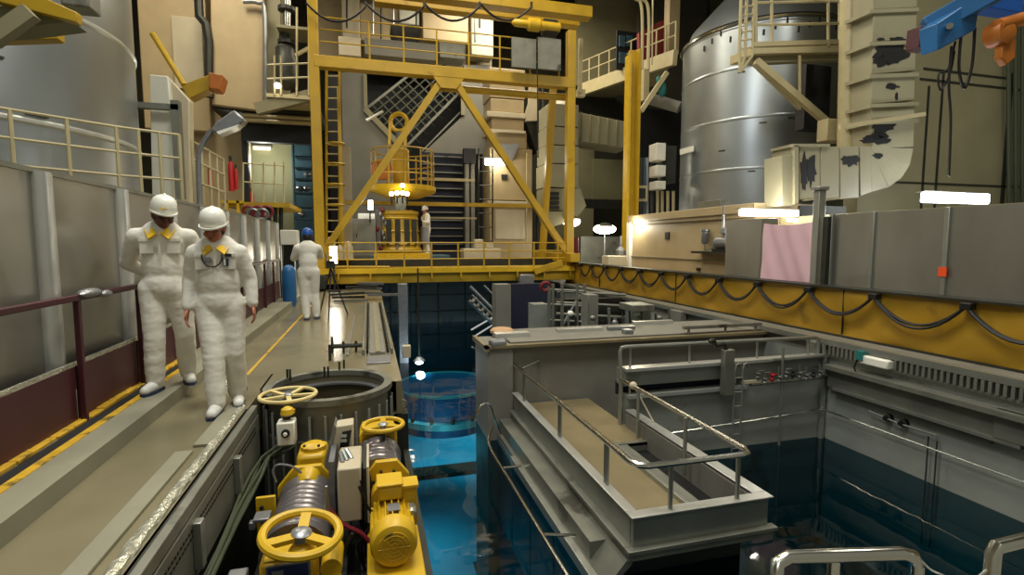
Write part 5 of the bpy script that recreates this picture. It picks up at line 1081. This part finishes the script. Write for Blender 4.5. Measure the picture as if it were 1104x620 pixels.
t.p('case', B().rb(298, 456, 318, 481, 4.68, .14), 'helmet_white', bevel=.012); q = W(308, 467, Y=4.68); t.p('button', B().lathe(q, (0, -1, 0), [(.035, 0), (.035, .02), (.022, .022), (.022, .035)], 18), 'dark_steel'); t.p('button_cap', B().lathe(q + P3(0, -.035, 0), (0, -1, 0), [(.018, 0), (.014, .01)], 14), 'helmet_white')
t.p('hanger', B().box(q.x - .03, q.x + .03, 4.76, 4.84, q.z, -.02), 'dark_steel')
one('yellow_beacon', 'small bright yellow valve head left of the pale handwheel', 'valve', B().lathe(W(310, 448, Y=4.75), (0, 0, 1), [(.035, 0), (.06, .02), (.05, .06), (.02, .08)], 12).beam(W(304, 444, Y=4.75), W(318, 443, Y=4.75), .03, .03), 'bright_yellow')
cable('red hose looping from the nearer box down toward the right winch', WP([(352, 536), (355, 548), (370, 565), (388, 574), (400, 585), (410, 590)], 3.6), .014, 'hose_red', 'red_hose')
cable('black cable hanging behind the nearer electrical box', WP([(392, 500), (400, 520), (402, 545), (401, 572), (394, 600), (378, 625)], 4.0), .014)
cable('black cable curling beside the left winch brake', WP([(380, 575), (372, 590), (364, 605), (358, 625)], 3.3), .012)
cable('grey cable loop standing up behind the left drum', WP([(298, 520), (294, 508), (300, 501), (315, 503), (325, 510)], 4.0), .008, 'gasket')
for k in range(5): cable(('uppermost', 'second', 'middle', 'fourth', 'lowest')[k] + ' black control cable tangled in the gap between the winches', WP([(395 - 2 * k, 500 + 6 * k), (400 - k, 530 + 4 * k), (388 + 4 * k, 560), (402 - 4 * k, 590), (390 + 3 * k, 630)], 3.95 - .08 * k), .010, 'black_rubber', grp='tangled cables between the winches')
one('cable_clip', 'small grey bracket plate left of the left winch', 'bracket', B().rb(272, 560, 290, 564, 3.7, .12).rb(268, 564, 275, 572, 3.7, .05), 'gasket', bevel=.005)
# track past the collar
t = T('guide_track', 'narrow steel guide track with side chains on the walkway by the pool', 'track', (.1, 9, 0))
for x in (-.12, .24): t.p('side_rail', B().box(x, x + .03, 6.9, 12.8, 0, .07), 'dull_steel')
t.p('bed', B().box(-.02, .17, 6.9, 12.8, 0, .03), 'slab_concrete'); t.p('centre_strip', B().box(.05, .11, 6.9, 12.8, .03, .045), 'olive_cream')
for k in range(26):
    for x in (-.055, .205): t.p('stud', B().tube((x, 7.0 + k * .22, 0), (x, 7.0 + k * .22, .06), .018, 6), 'dark_steel')
one('glass_cover', 'small framed glass cover plate at the near end of the guide track', 'cover', B().box(-.06, .22, 6.35, 6.75, 0, .02), 'gasket', bevel=.006)
t = T('stop_bar', 'dark steel stop bar bolted on the walkway beside the track', 'bar', (-.3, 7.2, 0)); t.p('bar', B().tube((-.5, 7.15, .09), (-.12, 7.15, .09), .03, 8), 'dark_steel')
for x in (-.5, -.36, -.2): t.p('stand', B().tube((x, 7.15, 0), (x, 7.15, .15 if x > -.45 else .22), .018, 6), 'dark_steel')
t.p('fork', B().tube((-.5, 6.7, 0), (-.5, 6.7, .2), .018, 6), 'dark_steel')
for i, (x, y) in enumerate(((310, 405), (313, 405), (350, 402), (354, 402), (366, 396), (371, 394))): q = W(x, y + 5, z=0); one('bolt_peg', ('farthest left', 'second from the left', 'third from the left', 'fourth from the left', 'fifth from the left', 'farthest right')[i] + ' of the dark threaded pegs on the floor behind the collar', 'peg', B().tube((q.x, q.y, 0), (q.x, q.y, .12), .012, 6), 'dark_steel', 'pegs behind the collar')
one('frame_strip', 'thin steel strip on the floor left of the guide track', 'strip', B().box(-.32, -.29, 6.9, 10.8, 0, .02), 'gasket')
t = T('scrap_pile', 'low heap of grey beams and tools under the crane on the walkway', 'beams', (-.3, 13.5, 0))
for k in range(9):
    x = random.uniform(-1.0, .0); y = random.uniform(12.6, 14.6); a = random.uniform(-.8, .8); t.p('steel_bar', B().beam((x, y, .05 + .04 * k), (x + .8 * math.cos(a), y + .8 * math.sin(a), .06 + .04 * k), .07, .06), ('dull_steel', 'dark_steel', 'gasket')[k % 3])
# ---------------- people ----------------
def caps(chains, n=12):
    b = B()
    for ch in chains:
        for (p, r), (q, r2) in zip(ch, ch[1:]):
            b.tube(p, q, r, n, r2)
        for p, r in ch: b.ell(p, r, r, r, n, 8)
    return b
TS = bpy.data.scenes.new('workshop'); JUNK = []
def solid(name, b, mat, parent, loc, rotz, sc, voxel, smooth_it=6, wrinkle=0):
    me = bpy.data.meshes.new('tmp'); me.from_pydata(b.v, [], b.f); me.update()
    bm = bmesh.new(); bm.from_mesh(me); bmesh.ops.recalc_face_normals(bm, faces=bm.faces); bm.to_mesh(me); bm.free()
    o = bpy.data.objects.new('tmp', me); TS.collection.objects.link(o)
    m = o.modifiers.new('r', 'REMESH'); m.mode = 'VOXEL'; m.voxel_size = voxel
    s_ = o.modifiers.new('s', 'SMOOTH'); s_.iterations = smooth_it; s_.factor = .5
    with bpy.context.temp_override(scene=TS, view_layer=TS.view_layers[0]): dg = bpy.context.evaluated_depsgraph_get()
    e = o.evaluated_get(dg)
    me2 = bpy.data.meshes.new_from_object(e); TS.collection.objects.unlink(o); JUNK.append(o)
    me2.name = name
    if wrinkle:
        nv = [v.normal.copy() for v in me2.vertices]
        for v, nn in zip(me2.vertices, nv):
            p = v.co; k = noise.noise(Vector((p.x * 7, p.y * 7, p.z * 13))) + .5 * noise.noise(Vector((p.x * 20, p.y * 20, p.z * 34)))
            v.co += nn * wrinkle * k
    for f in me2.polygons: f.use_smooth = True
    me2.materials.clear(); me2.materials.append(MATS[mat])
    o = bpy.data.objects.new(name, me2); C.objects.link(o)
    if parent: o.parent = parent
    else: o.location = loc; o.rotation_euler = (0, 0, rotz); o.scale = (sc,) * 3
    return o
V = Vector
def person(label, loc, rotz, sc, J, head_rot, helmet='helmet_white', skin='skin', vox=.007, hands=True, extras=None):
    """J: joint positions, figure faces -y, z up, about 1.74 m tall without helmet"""
    hc = V(J['head']); nk = V(J['neck']); HR = Matrix.Rotation(head_rot[1], 3, 'Z') @ Matrix.Rotation(head_rot[0], 3, 'X') @ Matrix.Rotation(head_rot[2], 3, 'Y')
    hp = lambda x, y, z: hc + HR @ V((x, y, z))
    b = B()
    b.ell(hp(0, .012, .03), .075, .093, .092, 20, 14, HR).ell(hp(0, -.02, -.04), .058, .066, .075, 18, 12, HR).ell(hp(0, -.052, -.085), .03, .028, .026, 12, 8, HR)
    b.tube(hp(0, -.088, .012), hp(0, -.112, -.032), .009, 10, .015).ell(hp(0, -.108, -.034), .016, .014, .011, 10, 8, HR)
    for sx in (-1, 1):
        b.ell(hp(sx * .076, .012, -.008), .012, .022, .032, 10, 8, HR)
        b.ell(hp(sx * .04, -.07, -.035), .026, .02, .026, 10, 8, HR)
        b.ell(hp(sx * .03, -.084, .03), .026, .012, .008, 10, 6, HR)
    b.ell(hp(0, -.088, -.058), .026, .012, .007, 10, 6, HR).ell(hp(0, -.086, -.070), .022, .012, .007, 10, 6, HR)
    ch = [[(hp(0, .02, -.05), .056), (nk, .06), (nk - V((0, 0, .07)), .07)]]
    ch.append([(nk - V((0, 0, .1)), .1), (V(J['chest']), .11), (V(J['waist']), .10), (V(J['pelvis']), .11)])
    for s_ in 'LR':
        ch.append([(nk - V((0, 0, .085)), .05), (V(J['sh' + s_]) - V((0, 0, .035)), .045), (V(J['el' + s_]), .042), (V(J['wr' + s_]), .027)])
        ch.append([(V(J['hip' + s_]), .09), (V(J['kn' + s_]), .056), (V(J['an' + s_]), .04)])
        if hands:
            w_ = V(J['wr' + s_]); d = (w_ - V(J['el' + s_])).normalized(); fwd = V(J.get('palm', (0, -1, 0))); fwd = (fwd - d * fwd.dot(d)).normalized(); sd = d.cross(fwd) * (1 if s_ == 'R' else -1)
            pc = w_ + d * .055
            for k in range(4):
                o_ = fwd * (.028 - .019 * k); ch.append([(w_ + o_ * .5 + d * .015, .017), (w_ + o_ + d * .085, .0125)])
                L = (.07, .08, .074, .058)[k]; a0 = w_ + o_ * 1.05 + d * .088
                cu = -sd * .3; a1 = a0 + (d + cu * .6).normalized() * L * .45; a2 = a1 + (d + cu * 2).normalized() * L * .3; a3 = a2 + (d + cu * 3.2).normalized() * L * .25
                ch.append([(a0, .0092), (a1, .0088), (a2, .008), (a3, .007)])
            th = w_ + fwd * .022 + d * .03; t1 = th + (fwd * .8 + d * .75).normalized() * .036; t2 = t1 + (fwd * .25 + d).normalized() * .03
            ch.append([(th, .013), (t1, .0105), (t2, .0088)])
        f = V(J['an' + s_]); tt = V(J['toe' + s_]); ch.append([(f, .04), (f + V((0, .02, -.045)), .035), (tt, .028)])
    body = B(); bb = caps(ch); body.v = b.v + bb.v; body.f = b.f + [tuple(i + len(b.v) for i in f) for f in bb.f]
    root = solid('person', body, skin, None, loc, rotz, sc, vox, 4)
    root['label'] = label; root['category'] = 'person'
    # coverall
    ch = []
    sh = (V(J['shL']) + V(J['shR'])) / 2
    b = B()
    ca, wa, pe = V(J['chest']), V(J['waist']), V(J['pelvis'])
    shd = (V(J['shL']) - V(J['shR'])).normalized(); yaw = math.atan2(shd.y, shd.x)
    R3 = Matrix.Rotation(yaw, 3, 'Z')
    b.ell(ca + V((0, .0, .04)), .195, .135, .2, 20, 14, R3).ell(wa + V((0, 0, .0)), .176, .148, .26, 20, 14, R3).ell(pe, .185, .15, .17, 20, 14, R3)
    b.tube(nk - V((0, -.01, .13)), nk - V((0, -.01, .02)), .12, 16, .083)
    for s_ in 'LR':
        ch.append([(nk - V((0, -.01, .065)), .066), (V(J['sh' + s_]) - V((0, 0, .035)), .078), (V(J['el' + s_]), .064), (V(J['el' + s_]).lerp(V(J['wr' + s_]), .92), .046)])
        ch.append([(V(J['hip' + s_]), .122), (V(J['hip' + s_]).lerp(V(J['kn' + s_]), .5), .103), (V(J['kn' + s_]), .086), (V(J['kn' + s_]).lerp(V(J['an' + s_]), .6), .083), (V(J['an' + s_]) + V((0, 0, .01)), .074)])
    bb = caps(ch, 14); k0 = len(b.v); b.v += bb.v; b.f += [tuple(i + k0 for i in f) for f in bb.f]
    cov = solid('coverall', b, 'cloth_white', root, None, 0, 1, vox * 1.5, 14, .0045)
    P = lambda nm, bx, m, par=None, label=None: mk(nm, bx, m, parent=par or root, label=label)
    # collar flaps
    for sx in (-1, 1):
        c0_ = nk + V((0, -.035, -.02))
        P('collar', B().prism([c0_ + V((sx * .012, -.085, -.045)), c0_ + V((sx * .075, -.10, -.095)), c0_ + V((sx * .12, -.02, -.015)), c0_ + V((sx * .1, .07, .03)), c0_ + V((sx * .078, .06, .045)), c0_ + V((sx * .07, -.02, .012))], (0, -.012, .012)), 'collar_yellow', label='yellow turned down collar')
    P('collar', B().lathe(nk + V((0, .02, -.035)), (0, .25, 1), [(.09, 0), (.085, .045), (.078, .045), (.08, 0)], 20), 'collar_yellow')
    P('zip_line', B().beam(nk + V((0, -.125, -.14)), wa + V((0, -.144, .0)), .022, .008, (0, 1, 0)), 'cloth_white', cov)
    for sx in (-1, 1):
        P('chest_pocket', B().box(ca.x + sx * .1 - .05, ca.x + sx * .1 + .05, ca.y - .128, ca.y - .08, ca.z - .06, ca.z + .06), 'cloth_white', cov)
        P('pocket_flap', B().box(ca.x + sx * .1 - .054, ca.x + sx * .1 + .054, ca.y - .134, ca.y - .08, ca.z + .045, ca.z + .07), 'cloth_white', cov)
    # shoes
    for s_ in 'LR':
        f = V(J['an' + s_]); tt = V(J['toe' + s_]); d = V((tt.x - f.x, tt.y - f.y, 0)).normalized(); zs = min(f.z - .09, tt.z - .03); g = V((f.x, f.y, zs))
        sb = caps([[(g + V((0, 0, .065)) - d * .03, .052), (g + V((0, 0, .055)) + d * .06, .05), (g + V((0, 0, .045)) + d * .15, .042)], [(g + V((0, 0, .07)) - d * .01, .05), (g + V((0, 0, .13)), .05)]])
        so = solid('shoe', sb, 'shoe', root, None, 0, 1, .009, 4)
        a = d.cross(V((0, 0, 1))); pts = [g - d * .08 + a * .035, g - d * .08 - a * .035, g + d * .05 - a * .052, g + d * .14 - a * .048, g + d * .195 - a * .02, g + d * .195 + a * .02, g + d * .14 + a * .048, g + d * .05 + a * .052]
        P('sole', B().prism(pts, (0, 0, .026)), 'sole', so)
    # hair, eyes, helmet
    hb = B().ell(hp(0, .035, .0), .083, .082, .088, 18, 12, HR); P('hair', hb, 'hair')
    for sx in (-1, 1): P('eye', B().ell(hp(sx * .031, -.083, .008), .012, .008, .007, 10, 8, HR), 'hair')
    P('mouth', B().ell(hp(0, -.0985, -.064), .02, .004, .003, 10, 6, HR), 'dull_red')
    hm = B(); n = 32; prof = [(.100, .02), (.101, .055), (.097, .095), (.084, .13), (.062, .152), (.032, .166), (0.001, .17)]
    for r_, z_ in prof:
        for i in range(n):
            a = 2 * PI * i / n; hm.v.append(hp(r_ * math.cos(a), r_ * 1.16 * math.sin(a) - .002, z_ + .014))
    for j in range(len(prof) - 1):
        for i in range(n): hm.f.append((j * n + i, j * n + (i + 1) % n, (j + 1) * n + (i + 1) % n, (j + 1) * n + i))
    he = P('helmet', hm, helmet)
    br = B()
    for z_ in (.016, .028):
        for rr2 in (.9, 1.0):
            for i in range(n):
                a = 2 * PI * i / n; fr = max(0, -math.sin(a)) ** 2; r_ = (.104 + .022 * fr) if rr2 == 1.0 else .09; br.v.append(hp(r_ * math.cos(a), r_ * 1.16 * math.sin(a), z_ + .014 - .012 * fr))
    for i in range(n):
        j = (i + 1) % n; br.f += [(i, j, n + j, n + i), (2 * n + i, 3 * n + i, 3 * n + j, 2 * n + j), (n + i, n + j, 3 * n + j, 3 * n + i)]
    P('brim', br, helmet, he)
    rb_ = B()
    rb_.path([hp(0, .118 * math.cos(a) * .99, .049 + .137 * math.sin(a)) for a in [PI * k / 12 for k in range(1, 12)]], .008, 6); P('ridge', rb_, helmet, he)
    if extras: extras(P, hp, J, root, cov, he)
    return root

def woman_x(P, hp, J, root, cov, he):
    c = V(J['chest'])
    P('goggles', B().path([c + V((-.075 * math.cos(a) * 1.0 - .02, -.146, .045 - .085 * math.sin(a))) for a in [PI * (k / 14) for k in range(-1, 16)]], .006, 6), 'dark', label='goggles hanging at the chest')
    P('lens', B().ell(c + V((-.055, -.148, .02)), .035, .004, .028, 12, 8), 'gasket')
    P('dosimeter', B().box(c.x + .075, c.x + .125, c.y - .142, c.y - .12, c.z + .045, c.z + .07), 'black_rubber', label='small black dosimeter')
    P('badge', B().box(c.x + .06, c.x + .10, c.y - .142, c.y - .12, c.z - .035, c.z + .03), 'navy_tag', label='blue badge'); P('badge_strip', B().box(c.x + .066, c.x + .08, c.y - .146, c.y - .142, c.z - .03, c.z + .025), 'white_sheet')
    P('trouser_band', B().lathe(V(J['anL']) + V((0, 0, .03)), (0, 0, 1), [(.078, 0), (.08, .02), (.078, .04)], 20), 'sole', label='dark band above the shoe')
def man_x(P, hp, J, root, cov, he):
    P('helmet_mark', B().box(-.02, .02, 0, .004, 0, .012).xf(Matrix.Translation(hp(-.03, -.118, .075))), 'collar_yellow', he, 'small yellow mark')
Wj = dict(pelvis=(0, 0, .95), waist=(0, .0, 1.12), chest=(0, .0, 1.29), neck=(0, -.01, 1.46), head=(-.005, -.065, 1.575),
          shL=(.165, .0, 1.40), shR=(-.165, .0, 1.40), elL=(.24, .03, 1.13), elR=(-.22, .04, 1.13), wrL=(.265, -.03, .90), wrR=(-.235, -.06, .89),
          hipL=(.085, 0, .92), hipR=(-.085, 0, .92), knL=(.105, -.05, .50), knR=(-.045, -.13, .50), anL=(.10, .06, .09), anR=(-.03, -.20, .09), toeL=(.12, -.08, .03), toeR=(-.05, -.36, .03))
person('worker in white coverall and white helmet with goggles on the chest, right of the pair', (-1.27, 5.02, 0), .10, 1.0, Wj, (.28, -.2, .02), 'helmet_white', 'skin', .0065, True, woman_x)
Mj = dict(pelvis=(0, 0, .95), waist=(0, .01, 1.12), chest=(0, .0, 1.30), neck=(.0, -.02, 1.47), head=(.03, -.08, 1.575),
          shL=(.20, .0, 1.42), shR=(-.20, .0, 1.42), elL=(.29, .12, 1.16), elR=(-.30, .12, 1.15), wrL=(.12, .21, 1.0), wrR=(-.10, .22, 1.0),
          hipL=(.09, 0, .92), hipR=(-.09, 0, .92), knL=(.13, .02, .50), knR=(-.09, -.07, .50), anL=(.11, .20, .09), anR=(-.10, -.08, .09), toeL=(.15, .07, .03), toeR=(-.15, -.22, .03))
person('worker in white coverall and white helmet, arms behind his back, left of the pair', (-1.79, 5.35, .12), .14, 1.0, Mj, (.26, .38, .05), 'helmet_white', 'skin_dark', .0065, True, man_x)
Bj = dict(pelvis=(0, 0, .93), waist=(0, -.01, 1.10), chest=(0, -.03, 1.28), neck=(0, -.05, 1.46), head=(0, -.09, 1.575),
          shL=(.185, -.03, 1.40), shR=(-.185, -.03, 1.40), elL=(.26, -.14, 1.17), elR=(-.22, -.18, 1.2), wrL=(.16, -.34, 1.2), wrR=(-.12, -.36, 1.25),
          hipL=(.09, 0, .91), hipR=(-.09, 0, .91), knL=(.08, -.02, .49), knR=(-.10, -.06, .49), anL=(.06, .08, .09), anR=(-.12, -.02, .09), toeL=(.06, -.06, .03), toeR=(-.14, -.16, .03))
person('worker in white coverall and blue helmet seen from behind at the survey stand', (-1.12, 10.5, 0), PI + .1, .99, Bj, (.2, 0, 0), 'helmet_blue', 'skin', .010, True)
Cj = dict(Wj); Cj.update(elL=(.27, -.06, 1.15), wrL=(.2, -.26, 1.2), knR=(-.09, -.04, .5), anR=(-.1, .02, .09), toeR=(-.12, -.12, .03), anL=(.1, .03, .09), head=(0, -.03, 1.59))
q = W(460, 270, Y=19.0); person('worker in white coverall and white helmet standing on the crane trolley', (q.x, q.y, 1.02), -1.2, 1.0, Cj, (.15, 0, 0), 'helmet_white', 'skin', .016, False)
bpy.data.batch_remove(JUNK); bpy.data.scenes.remove(TS)

for o, wd in BEVELS:
    bv = o.modifiers.new('bevel', 'BEVEL'); bv.width = wd; bv.segments = 2; bv.limit_method = 'ANGLE'
